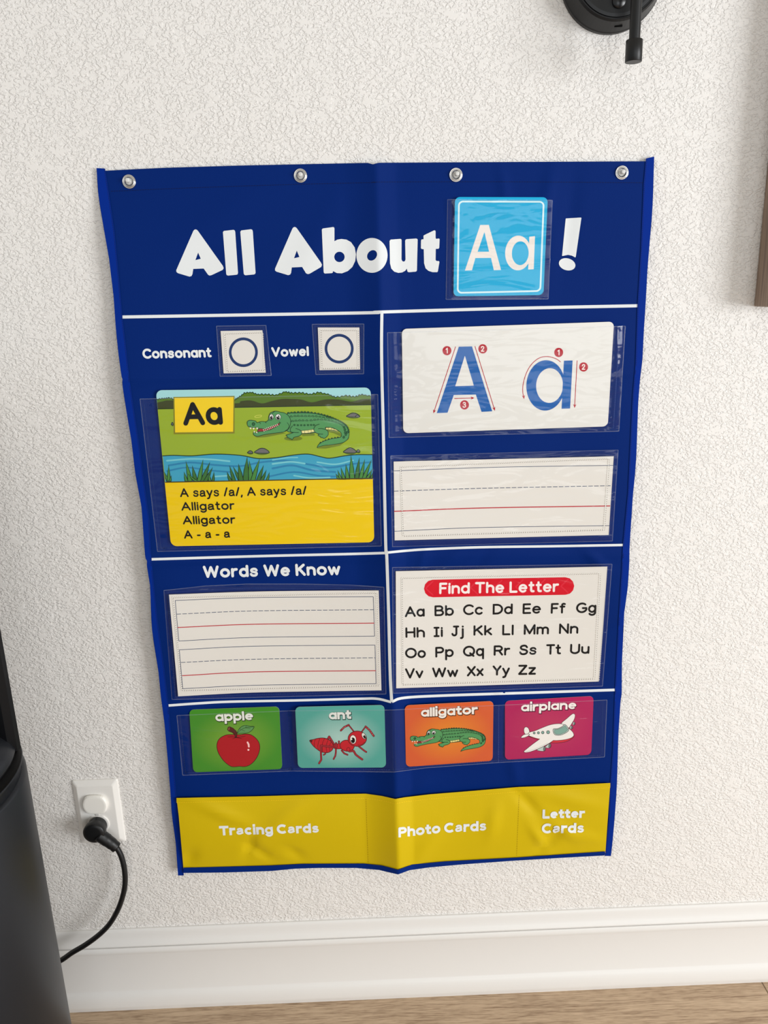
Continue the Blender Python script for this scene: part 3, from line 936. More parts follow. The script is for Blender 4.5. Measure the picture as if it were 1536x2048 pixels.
# alligator drawing, in the pixels of a 6.4x detail of the photograph
GREEN, DGREEN, LINE = ink((84, 150, 92)), ink((45, 105, 62)), ink((18, 45, 30))
def alligator(A, ground):
    if ground is not None:
        for p in ([(165, 445), (215, 482), (330, 476), (590, 425), (480, 405), (250, 440)], [(985, 620), (1100, 622), (1280, 585), (1392, 500), (1398, 470), (1300, 545), (1050, 595)], [(780, 420), (955, 430), (955, 455), (800, 462)], [(1098, 380), (1190, 375), (1290, 430), (1298, 470), (1200, 425), (1130, 410)]):
            A.poly(p, ground)
        A.dot(682, 492, 116, 30, ground)
    A.poly([(600, 182), (700, 167), (870, 166), (1000, 181), (1120, 215), (1240, 252), (1330, 306), (1382, 370), (1397, 430), (1380, 500), (1310, 548), (1200, 568), (1080, 582), (1010, 600), (988, 610), (1005, 572), (1040, 545), (1090, 520), (1180, 494), (1270, 480), (1298, 462), (1292, 420), (1245, 385), (1180, 356), (1095, 350), (1090, 388), (950, 420), (790, 428), (640, 412), (590, 380), (560, 300)], GREEN, line=LINE, lw=7, smooth=True, n=3)
    # tail fringe
    for x, y in ((1030, 548), (1062, 532), (1095, 517), (1135, 503), (1175, 494), (1215, 486), (1252, 480)):
        A.poly([(x - 14, y + 8), (x - 2, y - 14), (x + 18, y - 2)], LINE)
    cr = ink((226, 216, 140))
    A.poly([(785, 392), (860, 386), (950, 374), (955, 408), (870, 424), (790, 427)], cr, line=LINE, lw=5)
    for x in (825, 870, 912): A.line([(x, 386), (x + 4, 424)], 4, LINE)
    A.poly([(1098, 352), (1160, 352), (1225, 374), (1262, 402), (1200, 386), (1098, 378)], cr, line=LINE, lw=5)
    for x, y in ((1132, 352), (1172, 356), (1205, 368)): A.line([(x, y), (x - 2, y + 28)], 4, LINE)
    def scute(x, y, r, rot, fill=DGREEN):
        A.poly(ellipse(x, y, r, r * .95, rot, 9, 180, 360), fill, line=LINE, lw=5.5)
    for i, (x, y) in enumerate([(620, 172), (660, 168), (700, 164), (745, 161), (790, 160), (830, 160), (872, 162), (915, 167), (960, 174), (1003, 181), (1042, 190), (1080, 200), (1118, 210), (1153, 221), (1187, 235), (1220, 250), (1252, 264), (1284, 280), (1310, 295), (1335, 313), (1356, 332), (1371, 355), (1382, 382), (1386, 405)]):
        scute(x, y, 16, 0 if i < 9 else min(75, (i - 8) * 5.5))
    for i, (x, y) in enumerate([(655, 216), (703, 211), (745, 210), (792, 210), (838, 211), (885, 211), (930, 212), (975, 214), (1022, 220), (1068, 227), (1118, 232), (1160, 242)]): scute(x, y, 16, i * 1.5, GREEN)
    for i, (x, y) in enumerate([(672, 276), (716, 271), (761, 268), (806, 268), (856, 268), (910, 266), (957, 259), (1000, 256), (1045, 256), (1090, 257), (1137, 266), (1182, 276), (1224, 288), (1265, 302), (1303, 326)]): scute(x, y, 16, 0 if i < 9 else (i - 8) * 6, GREEN)
    for x, y in ((1332, 347), (1343, 380), (1347, 415), (1355, 442), (1328, 476), (1375, 412)): A.dot(x, y, 13, 15, DGREEN, 20, LINE, 5)
    for x, y in ((697, 320), (740, 323), (783, 323), (825, 323), (870, 321), (910, 320), (945, 320)): A.dot(x, y, 12, 10, DGREEN, 0, LINE, 4)
    # legs
    A.poly([(1015, 310), (968, 328), (945, 372), (960, 410), (1005, 432), (1018, 440), (1000, 446), (1012, 462), (1028, 466), (1036, 482), (1056, 480), (1068, 491), (1088, 488), (1112, 468), (1130, 440), (1125, 402), (1095, 378), (1040, 366), (1010, 368), (1040, 340)], GREEN, line=None, smooth=True, n=3)
    A.line([(1015, 310), (968, 328), (945, 372), (960, 410), (1005, 432), (1060, 438)], 7, LINE, smooth=True)
    A.line([(1010, 440), (1000, 448), (1012, 462), (1028, 466), (1036, 482), (1056, 480), (1068, 491), (1088, 488), (1112, 468), (1130, 440), (1125, 402), (1095, 378), (1040, 366), (1004, 368)], 7, LINE, smooth=True)
    A.poly([(672, 333), (646, 366), (652, 408), (692, 416), (640, 432), (590, 450), (606, 462), (604, 482), (626, 482), (634, 498), (652, 494), (660, 508), (678, 498), (692, 478), (760, 460), (790, 430), (782, 400), (755, 378), (715, 366), (720, 340)], GREEN, smooth=True, n=3)
    A.line([(672, 333), (646, 366), (652, 408), (700, 416), (750, 418)], 7, LINE, smooth=True)
    A.line([(690, 416), (640, 432), (590, 450), (606, 462), (604, 482), (626, 482), (634, 498), (652, 494), (660, 508), (678, 498), (692, 478), (760, 460), (790, 430), (782, 400), (755, 378), (715, 366)], 7, LINE, smooth=True)
    # head
    A.poly([(92, 305), (98, 272), (130, 258), (165, 262), (200, 270), (216, 290), (240, 284), (270, 276), (302, 276), (332, 278), (362, 258), (368, 212), (388, 168), (420, 152), (450, 143), (490, 148), (520, 156), (570, 166), (620, 202), (648, 260), (640, 330), (612, 380), (560, 408), (480, 420), (380, 432), (290, 448), (235, 464), (198, 460), (172, 438), (176, 412), (206, 422), (230, 412), (228, 388), (244, 362), (205, 352), (150, 350), (108, 340)], GREEN, line=LINE, lw=7, smooth=True, n=3)
    A.line([(605, 290), (628, 330), (612, 372), (575, 398)], 6, LINE, smooth=True)
    A.line([(450, 145), (425, 158), (412, 178)], 6, LINE); A.line([(250, 282), (262, 305)], 6, LINE); A.line([(305, 275), (325, 280), (334, 296)], 6, LINE)
    A.line([(330, 284), (365, 256), (405, 258)], 6, LINE)
    A.poly([(222, 406), (232, 378), (262, 364), (330, 372), (400, 342), (460, 316), (512, 290), (500, 322), (450, 350), (390, 380), (300, 402)], ink((150, 45, 52)), line=LINE, lw=6)
    tw = ink((240, 236, 220))
    for x, y in ((135, 360), (175, 364), (220, 362)): A.poly([(x - 14, y - 8), (x + 14, y - 8), (x, y + 18)], tw)
    for x, y in ((184, 408), (216, 416)): A.poly([(x - 10, y + 6), (x + 10, y + 8), (x - 2, y - 16)], tw)
    for k in range(9):
        x = 300 + k * 22; A.dot(x, 377 - k * 8.2, 6, 6, tw, n=8); A.dot(x + 8, 397 - k * 9.0, 6, 6, tw, n=8)
    A.dot(172, 308, 18, 20, DGREEN, 0, LINE, 7)
    A.line([(130, 345), (128, 325)], 5, LINE)
    A.line([(500, 278), (520, 296)], 7, LINE)
    for ex, ey, rx, ry in ((402, 216, 27, 35), (488, 218, 34, 38)):
        A.dot(ex, ey, rx, ry, ink((240, 240, 236)), 0, LINE, 6)
        A.dot(ex, ey + 6, rx * .68, ry * .72, BLACK)
        A.dot(ex - rx * .25, ey - 12, rx * .26, ry * .26, ink((240, 240, 236)))
        A.poly([(ex + 1, ey + 6), (ex + rx * .7, ey - 10), (ex + rx * .7, ey + 4)], ink((240, 240, 236)))


# alligator poster card
q = [(311.6, 780.5), (741.3, 775), (748.6, 1084.5), (342, 1092.5)]
c = Card(q); cards['poster'] = c
out = round_quad(q, 12)
c.base(out, ink((236, 200, 4)), PAPER)
A = c.art
def PT(x, y): return (230 + x / 2.793, 620 + y / 2.793)
def below(poly, a, b): return clip(poly, a, (-(b[1] - a[1]), b[0] - a[0]))
def above(poly, a, b): return clip(poly, a, (b[1] - a[1], -(b[0] - a[0])))
gL, gR = PT(240, 553), PT(1432, 530)
yL, yR = PT(281, 962), PT(1441, 940)
top = above(out, yL, yR)
A.poly(above(top, gL, gR), ink((160, 212, 216)))
GR = ink((150, 174, 44))
A.poly(below(top, gL, gR), GR)
A.space(230, 620, 2.793)
L_ = lambda y: 228 + (y - 450) * .1053
R_ = lambda y: 1428 + (y - 432) * .0225
def rough(pts, amp, n):
    o = []
    for i in range(len(pts) - 1):
        for k in range(n):
            t = k / n
            o.append((pts[i][0] + (pts[i + 1][0] - pts[i][0]) * t, pts[i][1] + (pts[i + 1][1] - pts[i][1]) * t + (amp if (k + i) % 2 else -amp) * random.uniform(.3, 1)))
    return o + [pts[-1]]
tre = rough([(L_(500), 500), (270, 494), (300, 490), (340, 500), (665, 505), (690, 488), (722, 464), (762, 460), (800, 472), (850, 470), (900, 477), (950, 455), (985, 464), (1040, 462), (1090, 470), (1140, 460), (1190, 470), (1232, 487), (1290, 478), (1340, 484), (1380, 472), (R_(482), 482)], 5, 5)
A.poly(tre + [(R_(531), 531), (L_(552), 552)], ink((88, 122, 40)), smooth=False)
A.line(tre, 4, LINE)
A.poly(catmull([(L_(518), 518), (270, 510), (330, 505), (665, 522), (700, 510), (760, 505), (820, 522), (870, 510), (930, 497), (985, 497), (1040, 500), (1100, 516), (1170, 500), (1250, 500), (1320, 512), (1380, 498), (R_(497), 497)], 3, False) + [(R_(531), 531), (L_(552), 552)], ink((62, 68, 30)))
A.line([(L_(553), 553), (R_(530), 530)], 4, LINE)
# rocks
RK, RKD = ink((108, 106, 106)), ink((95, 115, 35))
for x, y, rx, ry in ((1330, 588, 36, 13), (820, 788, 40, 16), (755, 794, 15, 8), (1312, 786, 35, 16), (1358, 788, 10, 8), (320, 636, 6, 8)):
    A.dot(x + 2, y + 6, rx, ry, RKD)
    A.poly([(x - rx, y + ry * .6), (x - rx * .6, y - ry * .4), (x - rx * .1, y - ry), (x + rx * .45, y - ry * .8), (x + rx, y + ry * .2), (x + rx * .8, y + ry * .8)], RK, line=LINE, lw=4, smooth=True, n=3)
A.dot(1355, 594, 11, 7, RK, 0, LINE, 3)
A.line(ellipse(800, 594, 20, 6, -8, 16), 3, ink((205, 210, 90)), closed=True)
# water
wt = catmull([(L_(815), 815), (330, 812), (430, 815), (560, 805), (700, 812), (800, 830), (900, 825), (1000, 810), (1080, 805), (1150, 820), (1200, 828), (1280, 815), (1350, 808), (R_(808), 808)], 4, False)
A.poly(wt + [(R_(940), 940), (L_(962), 962)], ink((62, 160, 192)))
A.line(wt, 5, LINE)
LW, DW = ink((120, 198, 208)), ink((42, 128, 172))
for pts, wd, m in (([(300, 868), (420, 852), (560, 866), (700, 872), (820, 850), (950, 842), (1080, 862), (1200, 880), (1330, 860), (1430, 850)], 10, DW), ([(290, 900), (400, 880), (520, 895), (640, 905)], 9, DW), ([(880, 885), (990, 868), (1100, 895), (1230, 905)], 11, DW),
                   ([(860, 930), (1000, 905), (1130, 925), (1230, 930)], 9, DW), ([(290, 842), (420, 832), (540, 835), (640, 845)], 9, LW), ([(880, 860), (980, 848), (1060, 858)], 9, LW), ([(560, 930), (640, 925)], 8, LW), ([(1000, 925), (1090, 938), (1200, 935)], 8, LW), ([(1130, 850), (1230, 862), (1330, 840)], 8, LW), ([(880, 838), (960, 826), (1020, 824)], 6, LW)):
    A.line(pts, wd, m, smooth=True)
RE = ink((72, 136, 62)); RE2 = ink((58, 112, 52))
def tuft(blades):
    for bx, by, tx, ty, wd in blades:
        mx_, my_ = (bx + tx) / 2 + (bx - tx) * .10, (by + ty) / 2 + 8
        A.poly([(bx - wd, by), (mx_ - wd * .8, my_), (tx, ty), (mx_ + wd * .8, my_), (bx + wd, by)], random.choice([RE, RE, RE2]), line=LINE, lw=4)
tuft([(298, 958, 275, 905, 9), (300, 958, 300, 868, 9), (306, 957, 314, 925, 7)])
tuft([(400, 957, 386, 905, 9), (420, 957, 396, 845, 12), (450, 957, 432, 870, 12), (470, 956, 492, 836, 12), (490, 956, 530, 850, 13), (505, 956, 545, 880, 11), (455, 957, 408, 915, 11), (530, 955, 524, 910, 8), (548, 955, 553, 905, 7)])
tuft([(645, 954, 626, 905, 9), (665, 954, 640, 870, 10), (700, 953, 660, 875, 11), (730, 953, 738, 822, 16), (705, 953, 690, 860, 13), (760, 952, 750, 842, 13), (770, 952, 808, 832, 13), (800, 951, 830, 868, 11), (820, 951, 845, 895, 10), (850, 950, 862, 908, 7)])
tuft([(1255, 946, 1234, 915, 9), (1280, 946, 1262, 880, 9), (1262, 946, 1244, 895, 8), (1325, 944, 1318, 813, 14), (1300, 945, 1290, 862, 11), (1350, 944, 1365, 825, 12), (1372, 944, 1395, 835, 11), (1390, 943, 1432, 838, 11), (1408, 943, 1436, 890, 10), (1428, 943, 1438, 912, 7)])
A.line([(L_(962) + 1, 962), (R_(940) - 1, 940)], 6, ink((70, 60, 20)))
# yellow name tag
A.poly([(326, 486), (668, 480), (668, 690), (328, 694)], ink((132, 128, 34)))
A.poly([(332, 491), (662, 486), (660, 680), (336, 684)], ink((242, 208, 30)))
A.space()
text(A, 'Aa', (367.5, 851.5), (446, 849.5), 47, 9.6, BLACK, gap=.16)
for s, bl, br, h in (('A s@ys /@/, A s@ys /@/', (360.5, 994.5), (614, 989.8), 18), ('Allig@tor', (363, 1021.6), (470, 1019.3), 17.4), ('Allig@tor', (366, 1049), (471.5, 1047.5), 17.2), ('A - @ - @', (368.5, 1077.5), (460.5, 1075.5), 17)):
    text(A, s, bl, br, h, 3.1, BLACK, gap=.20)
A.space(480, 800, 6.4)
alligator(A, ink((112, 130, 38)))
c.finish('alligator_poster_card', 'large rhyme card with green alligator by blue water above yellow text area', 'card')

# tracing card
q = [(803.7, 657.8), (1228, 643.3), (1215.5, 852.8), (806.6, 866.5)]
c = Card(q); cards['tracing'] = c
c.base(round_quad(q, 10), LAMI, PAPER)
A = c.art; A.space(750, 610, 2.793)
TB = ink((30, 96, 172)); TR = ink((178, 30, 44))
A.poly([(468, 233), (542, 231), (655, 594), (595, 597), (563, 500), (440, 503), (405, 602), (345, 604)], TB, holes=[[(502, 283), (552, 450), (448, 454)]])
A.poly(ellipse(953, 449, 108, 141, 3, 44), TB, holes=[ellipse(975, 450, 75, 97, 3, 36)])
A.poly([(1055, 311), (1104, 310), (1090, 578), (1042, 580)], TB)
def arrow(pts, hl=16):
    A.line(pts, 4.2, TR, cap='butt')
    e, p = np.array(pts[-1], float), np.array(pts[-2], float)
    d = (e - p) / np.linalg.norm(e - p); nn = np.array([-d[1], d[0]])
    A.poly([tuple(e + d * 6), tuple(e - d * hl + nn * 9), tuple(e - d * hl * .6), tuple(e - d * hl - nn * 9)], TR)
arrow([(450, 233), (328, 600)]); arrow([(558, 230), (668, 586)]); arrow([(443, 523), (550, 519.5)]); arrow([(1129, 310), (1115, 570)])
arrow(catmull([(1037, 318), (1010, 300), (965, 288), (920, 295), (880, 325), (850, 370), (830, 430), (825, 480), (832, 520)], 4, False))
for x, y, d in ((402, 255, '1'), (602, 245, '2'), (500, 558, '3'), (1026, 265, '1'), (1165, 346, '2')):
    A.dot(x, y, 25, 26, TR)
    wdt = 10 if d == '1' else 17
    text(A, d, (x - wdt / 2 - 2, y + 16), (x + wdt / 2, y + 15.5), 32, 5.5, CREAM)
c.finish('tracing_card', 'glossy white card with blue Aa and red stroke arrows at chart upper right', 'card')

# picture cards
GP = 'picture word cards in the bottom clear pockets'
q = [(378.4, 1419.6), (558.4, 1413), (564.7, 1538.8), (386.6, 1545)]
c = Card(q); cards['apple'] = c
c.base(round_quad(q, 9), radial('green_card_print', q, (118, 160, 48), (62, 138, 34)), PAPER)
A = c.art; A.space(380, 1410, 7.68)
DR = ink((62, 12, 14))
A.poly([(720, 456), (640, 455), (560, 460), (480, 495), (430, 550), (412, 630), (430, 720), (480, 810), (540, 880), (620, 938), (680, 950), (760, 942), (830, 947), (900, 930), (970, 880), (1030, 800), (1065, 710), (1072, 630), (1050, 560), (1000, 500), (930, 455), (850, 445), (780, 455)], ink((172, 24, 34)), line=DR, lw=9, smooth=True, n=3)
A.line([(580, 492), (650, 487), (710, 500), (780, 490), (850, 478)], 7, DR, smooth=True); A.line([(650, 521), (710, 502), (795, 516)], 7, DR, smooth=True)
A.poly([(585, 340), (612, 333), (660, 356), (708, 398), (724, 440), (716, 494), (692, 492), (688, 460), (650, 422), (596, 402), (575, 380)], ink((84, 34, 28)), line=DR, lw=8)
A.dot(598, 367, 13, 24, ink((130, 75, 60)), 20)
A.poly([(724, 430), (760, 362), (805, 325), (860, 314), (930, 328), (986, 332), (950, 388), (890, 426), (800, 436)], ink((92, 146, 84)), line=ink((24, 56, 24)), lw=8, smooth=True, n=3)
A.line([(730, 425), (800, 370), (870, 345), (975, 336)], 6, ink((24, 56, 24)), smooth=True)
for p in ([(775, 390), (765, 350)], [(790, 378), (840, 400)], [(850, 352), (865, 322)], [(855, 350), (925, 360)]): A.line(p, 5, ink((24, 56, 24)))
GL = ink((248, 200, 198))
A.line([(884, 574), (900, 605), (904, 640)], 26, GL); A.dot(897, 689, 15, 15, GL)
text(A, 'apple', (390, 253), (980, 231), 140, 34, ink((228, 230, 222)), cap='square', gap=.02, shadow=ink((40, 60, 25)))
c.finish('picture_card', 'green card with a red apple, first in the bottom row', 'card', GP)

q = [(590.3, 1414), (768.8, 1410), (772.2, 1535), (596, 1535.8)]
c = Card(q); cards['ant'] = c
c.base(round_quad(q, 9), radial('teal_card_print', q, (168, 204, 196), (82, 166, 154)), PAPER)
A = c.art; A.space(600, 1430, 9.6)
AR_, AD, AL = ink((196, 34, 46)), ink((70, 22, 26)), ink((165, 42, 54))
def limb(pts, wd=24):
    A.line(pts, wd + 12, AD); A.line(pts, wd - 2, AL)
limb([(530, 470), (560, 415), (650, 560)], 30); limb([(490, 715), (485, 745), (455, 765)], 18)
limb([(800, 680), (850, 738), (912, 764)], 22); limb([(1120, 595), (1195, 655), (1240, 690), (1272, 710)], 24)
A.poly([(185, 488), (260, 470), (330, 450), (420, 440), (500, 450), (580, 490), (625, 550), (640, 600), (620, 670), (560, 715), (490, 725), (400, 705), (330, 660), (270, 610), (220, 550)], AR_, line=AD, lw=11, smooth=True, n=3)
A.poly([(185, 488), (240, 482), (225, 535)], AD)
for p in ([(295, 470), (272, 540), (280, 605)], [(378, 455), (345, 570), (350, 670)], [(470, 452), (428, 560), (430, 708)], [(542, 475), (502, 590), (515, 718)], [(598, 520), (562, 600), (575, 700)]): A.line(p, 8, AD, smooth=True)
A.poly([(640, 560), (700, 552), (785, 545), (785, 650), (700, 652), (650, 640)], AR_, line=AD, lw=9)
A.dot(748, 518, 16, 26, AL, 0, AD, 8); A.dot(692, 590, 22, 66, AL, 0, AD, 9)
limb([(640, 618), (400, 588), (402, 740), (408, 860), (366, 928)], 26)
limb([(690, 650), (688, 720), (678, 785), (645, 845)], 22)
A.dot(905, 590, 138, 108, AR_, 8, AD, 11)
limb([(925, 655), (948, 698), (1028, 688), (1070, 760), (1140, 815), (1195, 853)], 30)
A.dot(928, 660, 32, 36, AR_, 0, AD, 8)
limb([(1040, 325), (935, 192)], 16); limb([(935, 192), (850, 232), (785, 298)], 26)
limb([(1180, 330), (1260, 222)], 16); limb([(1260, 222), (1335, 290), (1415, 402)], 28)
for x, y in ((870, 222), (845, 240), (822, 262), (1310, 262), (1345, 300), (1372, 338), (1395, 372)): A.dot(x, y, 8, 10, ink((200, 110, 110)), n=10)
A.dot(1100, 455, 178, 148, AR_, 0, AD, 12)
A.dot(1020, 470, 60, 86, ink((240, 234, 226)), -6, AD, 9); A.dot(1016, 486, 40, 54, BLACK, -6); A.dot(990, 465, 14, 16, ink((240, 234, 226)))
A.dot(1226, 402, 36, 64, ink((240, 234, 226)), -25, AD, 9); A.dot(1236, 416, 22, 40, BLACK, -25); A.dot(1222, 392, 8, 10, ink((240, 234, 226)))
A.line([(1115, 565), (1120, 578), (1185, 568), (1242, 520)], 8, AD, smooth=True)
A.space(320, 1370, 3.2)
text(A, 'ant', (1080, 221), (1226, 217), 58, 15, ink((228, 230, 226)), cap='square', gap=.02, shadow=ink((35, 70, 66)))
c.finish('picture_card', 'teal card with a red ant, between the apple card and the center fold', 'card', GP)

q = [(809.5, 1410.7), (987, 1402), (985.3, 1522.3), (812, 1533.7)]
c = Card(q); cards['gator'] = c
c.base(round_quad(q, 9), radial('orange_card_print', q, (226, 134, 34), (212, 92, 46)), PAPER)
A = c.art
src = np.array([(90, 300, 1), (1400, 430, 1), (988, 610, 1), (460, 143, 1), (600, 470, 1), (235, 464, 1)], float)
dst = np.array([(160, 665), (1312, 700), (940, 870), (500, 522), (595, 765), (265, 795)], float) / 7.68 + np.array([800, 1390])
aff = np.linalg.lstsq(src, dst, rcond=None)[0].T
A.space(aff=aff); A.sc = 6.4 * 1.13
alligator(A, None)
A.space(800, 1390, 7.68)
text(A, 'alligator', (318, 338), (1197, 291), 140, 34, ink((240, 232, 224)), cap='square', gap=.02, shadow=ink((80, 40, 15)))
c.finish('picture_card', 'orange card with a green alligator, just right of the center fold', 'card', GP)

q = [(1010, 1401.8), (1187.4, 1392), (1182.5, 1509.3), (1010, 1519.7)]
c = Card(q); cards['plane'] = c
c.base(round_quad(q, 9), radial('magenta_card_print', q, (186, 46, 92), (176, 22, 88)), PAPER)
A = c.art; A.space(1010, 1390, 8.084)
PW, PL, PG, PT_ = ink((238, 234, 230)), ink((70, 24, 44)), ink((190, 205, 200)), ink((128, 168, 156))
def pp(pts, m=PW): A.poly(pts, m, line=PL, lw=7, smooth=True, n=3)
for x, y, rx, ry in ((1115, 462, 21, 28), (1072, 526, 25, 28)): A.dot(x, y, rx, ry, PG, 20, PL, 6); A.dot(x + 8, y, rx * .5, ry * .8, ink((110, 120, 120)), 20, PL, 4)
pp([(910, 462), (1000, 380), (1080, 312), (1116, 303), (1134, 330), (1120, 392), (1080, 462), (1020, 545), (960, 520)])
pp([(380, 668), (540, 725), (700, 768), (850, 775), (1000, 750), (1100, 690), (1112, 655), (1000, 690), (700, 720), (500, 690)], ink((206, 50, 66)))
pp([(320, 625), (305, 570), (315, 530), (345, 517), (380, 540), (398, 605), (380, 645)])
for pts, ex, ey in (([(515, 885), (590, 848), (640, 830), (655, 870), (640, 906), (560, 905)], 638, 868), ([(650, 840), (700, 795), (735, 785), (745, 820), (728, 855), (680, 856)], 723, 820)):
    A.poly(pts, PG, line=PL, lw=6, smooth=True, n=3); A.dot(ex, ey, 17, 37, ink((110, 120, 118)), 10, PL, 6)
pp([(390, 605), (480, 580), (600, 530), (720, 485), (830, 465), (930, 470), (1000, 512), (1060, 562), (1104, 612), (1110, 660), (1060, 698), (950, 725), (780, 735), (560, 712), (450, 682), (380, 652)])
pp([(258, 690), (290, 650), (340, 632), (396, 636), (370, 665), (310, 690)])
A.poly([(560, 712), (440, 800), (340, 880), (305, 912), (325, 930), (420, 915), (560, 860), (700, 790), (785, 732), (700, 690)], PW)
A.line([(560, 712), (440, 800), (340, 880), (305, 912), (325, 930), (420, 915), (560, 860), (700, 790), (785, 732)], 7, PL, smooth=True)
A.line([(330, 915), (430, 890), (560, 838), (690, 775)], 4, ink((170, 175, 172)), smooth=True)
pp([(780, 550), (850, 543), (920, 512), (972, 476), (1034, 560), (985, 612), (900, 648), (820, 648), (784, 612)], ink((175, 198, 190)))
A.poly([(800, 560), (860, 552), (930, 522), (972, 495), (1018, 560), (970, 605), (895, 635), (825, 635), (796, 605)], PT_, line=PL, lw=4)
for x, y, r in ((472, 615, 17), (540, 612, 19), (610, 607, 22), (697, 602, 26)): A.dot(x, y, r, r, PT_, 0, PL, 7)
text(A, 'airplane', (253, 268), (1158, 227), 140, 34, ink((244, 236, 234)), cap='square', gap=.02, shadow=ink((80, 10, 45)))
c.finish('picture_card', 'magenta card with a white airplane, last in the bottom row', 'card', GP)

# three paper sheets
LN = ink((72, 84, 110)); RL = ink((190, 60, 70))
q = [(787.3, 923.2), (1227.5, 912.7), (1217.6, 1069.9), (789.4, 1080.8)]
c = Card(q, curved=True); cards['sheet_r'] = c
c.base([bilerp(q, t, 0) for t in np.linspace(0, 1, 13)] + [bilerp(q, 1, t) for t in (.25, .5, .75)] + [bilerp(q, t, 1) for t in np.linspace(1, 0, 13)] + [bilerp(q, 0, t) for t in (.75, .5, .25)], PAPER, PAPER)
A = c.art; A.lay = 9e-5; A.space(750, 880, 2.844)
for p, m, wd in (([(107, 176), (650, 156), (1356, 144)], LN, 3.2), ([(108, 406), (600, 387), (1338, 375)], RL, 6.0), ([(112, 519), (600, 498), (1333, 487)], LN, 3.2)): A.line(catmull(p, 10, False), wd, m, cap='butt')
A.dash_path(catmull([(108, 291), (600, 275), (1345, 260)], 10, False), 33.5, 26, 3.6, LN)
c.finish('writing_sheet', 'white ruled paper strip with one red line, right of the alligator rhyme card', 'paper')

q = [(338, 1189.3), (757.4, 1181), (762.9, 1380.7), (356.3, 1392.7)]
c = Card(q, curved=True); cards['sheet_l'] = c
tp = catmull([(338, 1189.3), (495, 1183.6), (640, 1181.5), (757.4, 1181)], 5, False)
bt = catmull([(762.9, 1380.7), (640, 1382.5), (495, 1385.5), (356.3, 1392.7)], 5, False)
c.base(tp + [bilerp(q, 1, t) for t in (.25, .5, .75)] + bt + [bilerp(q, 0, t) for t in (.75, .5, .25)], PAPER, PAPER)
A = c.art; A.lay = 9e-5; A.space(300, 1090, 3.072)
for p, m, wd in (([(155, 341), (640, 323), (1372, 318)], LN, 3.4), ([(177, 590), (640, 568), (1380, 560)], LN, 3.4), ([(155, 341), (177, 590)], LN, 3.4), ([(1372, 318), (1380, 560)], LN, 3.4), ([(170, 507), (640, 487), (1378, 480)], RL, 5.4),
                 ([(180, 644), (640, 622), (1382, 615)], LN, 3.4), ([(201, 883), (640, 862), (1389, 852)], LN, 3.4), ([(180, 644), (201, 883)], LN, 3.4), ([(1382, 615), (1389, 852)], LN, 3.4), ([(197, 803), (640, 780), (1387, 772)], RL, 5.4)):
    A.line(catmull(p, 10, False), wd, m, cap='butt')
A.dash_path(catmull([(163, 425), (640, 405), (1376, 398)], 10, False), 36, 28, 3.6, LN)
A.dash_path(catmull([(190, 722), (640, 702), (1385, 693)], 10, False), 36, 28, 3.6, LN)
c.finish('writing_sheet', 'white ruled paper with two boxed line sets under the words Words We Know', 'paper')

q = [(791.5, 1142.5), (1214.8, 1133.2), (1198.9, 1363), (792.5, 1376.6)]
c = Card(q, curved=True); cards['find'] = c
c.base([bilerp(q, t, 0) for t in np.linspace(0, 1, 13)] + [bilerp(q, 1, t) for t in (.25, .5, .75)] + [bilerp(q, t, 1) for t in np.linspace(1, 0, 13)] + [bilerp(q, 0, t) for t in (.75, .5, .25)], PAPER, PAPER)
A = c.art; A.lay = 9e-5; A.space(760, 1110, 3.012)
A.line([(318, 202), (500, 198), (720, 194), (1117, 187)], 106, ink((212, 4, 36)))
A.lay += 3e-5
for x, y in ((275, 201), (393, 200), (545, 196), (690, 195), (818, 192), (950, 190), (1090, 188)): A.line([(x + 46, y - 44), (x, y), (x + 46, y + 42)], 7, ink((220, 40, 62)), cap='butt')
A.lay += 4e-5
text(A, 'Find The Letter', (356, 236), (1078, 223), 69, 13.5, ink((246, 236, 234)), gap=.18, space=.36)
for s, x0, x1, y0, y1, tp_ in (('Aa', 150, 270, 375, 371, 310), ('Bb', 328, 446, 369, 366, 304), ('Cc', 500, 620, 363, 360, 298), ('Dd', 678, 800, 359, 356, 295), ('Ee', 858, 970, 356, 353, 292), ('Ff', 1028, 1117, 354, 352, 290), ('Gg', 1180, 1302, 351, 348, 287),
                             ('Hh', 153, 272, 499, 497, 436), ('Ii', 322, 380, 495, 494, 433), ('Jj', 430, 505, 491, 489, 426), ('Kk', 562, 677, 486, 484, 424), ('Ll', 735, 806, 484, 483, 420), ('Mm', 865, 1018, 481, 478, 418), ('Nn', 1077, 1195, 476, 474, 413),
                             ('Oo', 152, 277, 623, 620, 560), ('Pp', 333, 445, 618, 614, 554), ('Qq', 500, 627, 613, 609, 548), ('Rr', 684, 785, 607, 605, 545), ('Ss', 838, 944, 604, 601, 541), ('Tt', 1000, 1090, 601, 599, 538), ('Uu', 1143, 1262, 598, 595, 536),
                             ('Vv', 152, 262, 745, 742, 683), ('Ww', 314, 472, 738, 735, 678), ('Xx', 524, 624, 732, 729, 670), ('Yy', 678, 782, 727, 724, 666), ('Zz', 832, 940, 723, 721, 662)):
    text(A, s, (x0, y0), (x1, y1), y0 - tp_, 11.6, BLACK, gap=.15)
c.finish('alphabet_sheet', 'white alphabet sheet with red Find The Letter heading', 'paper')


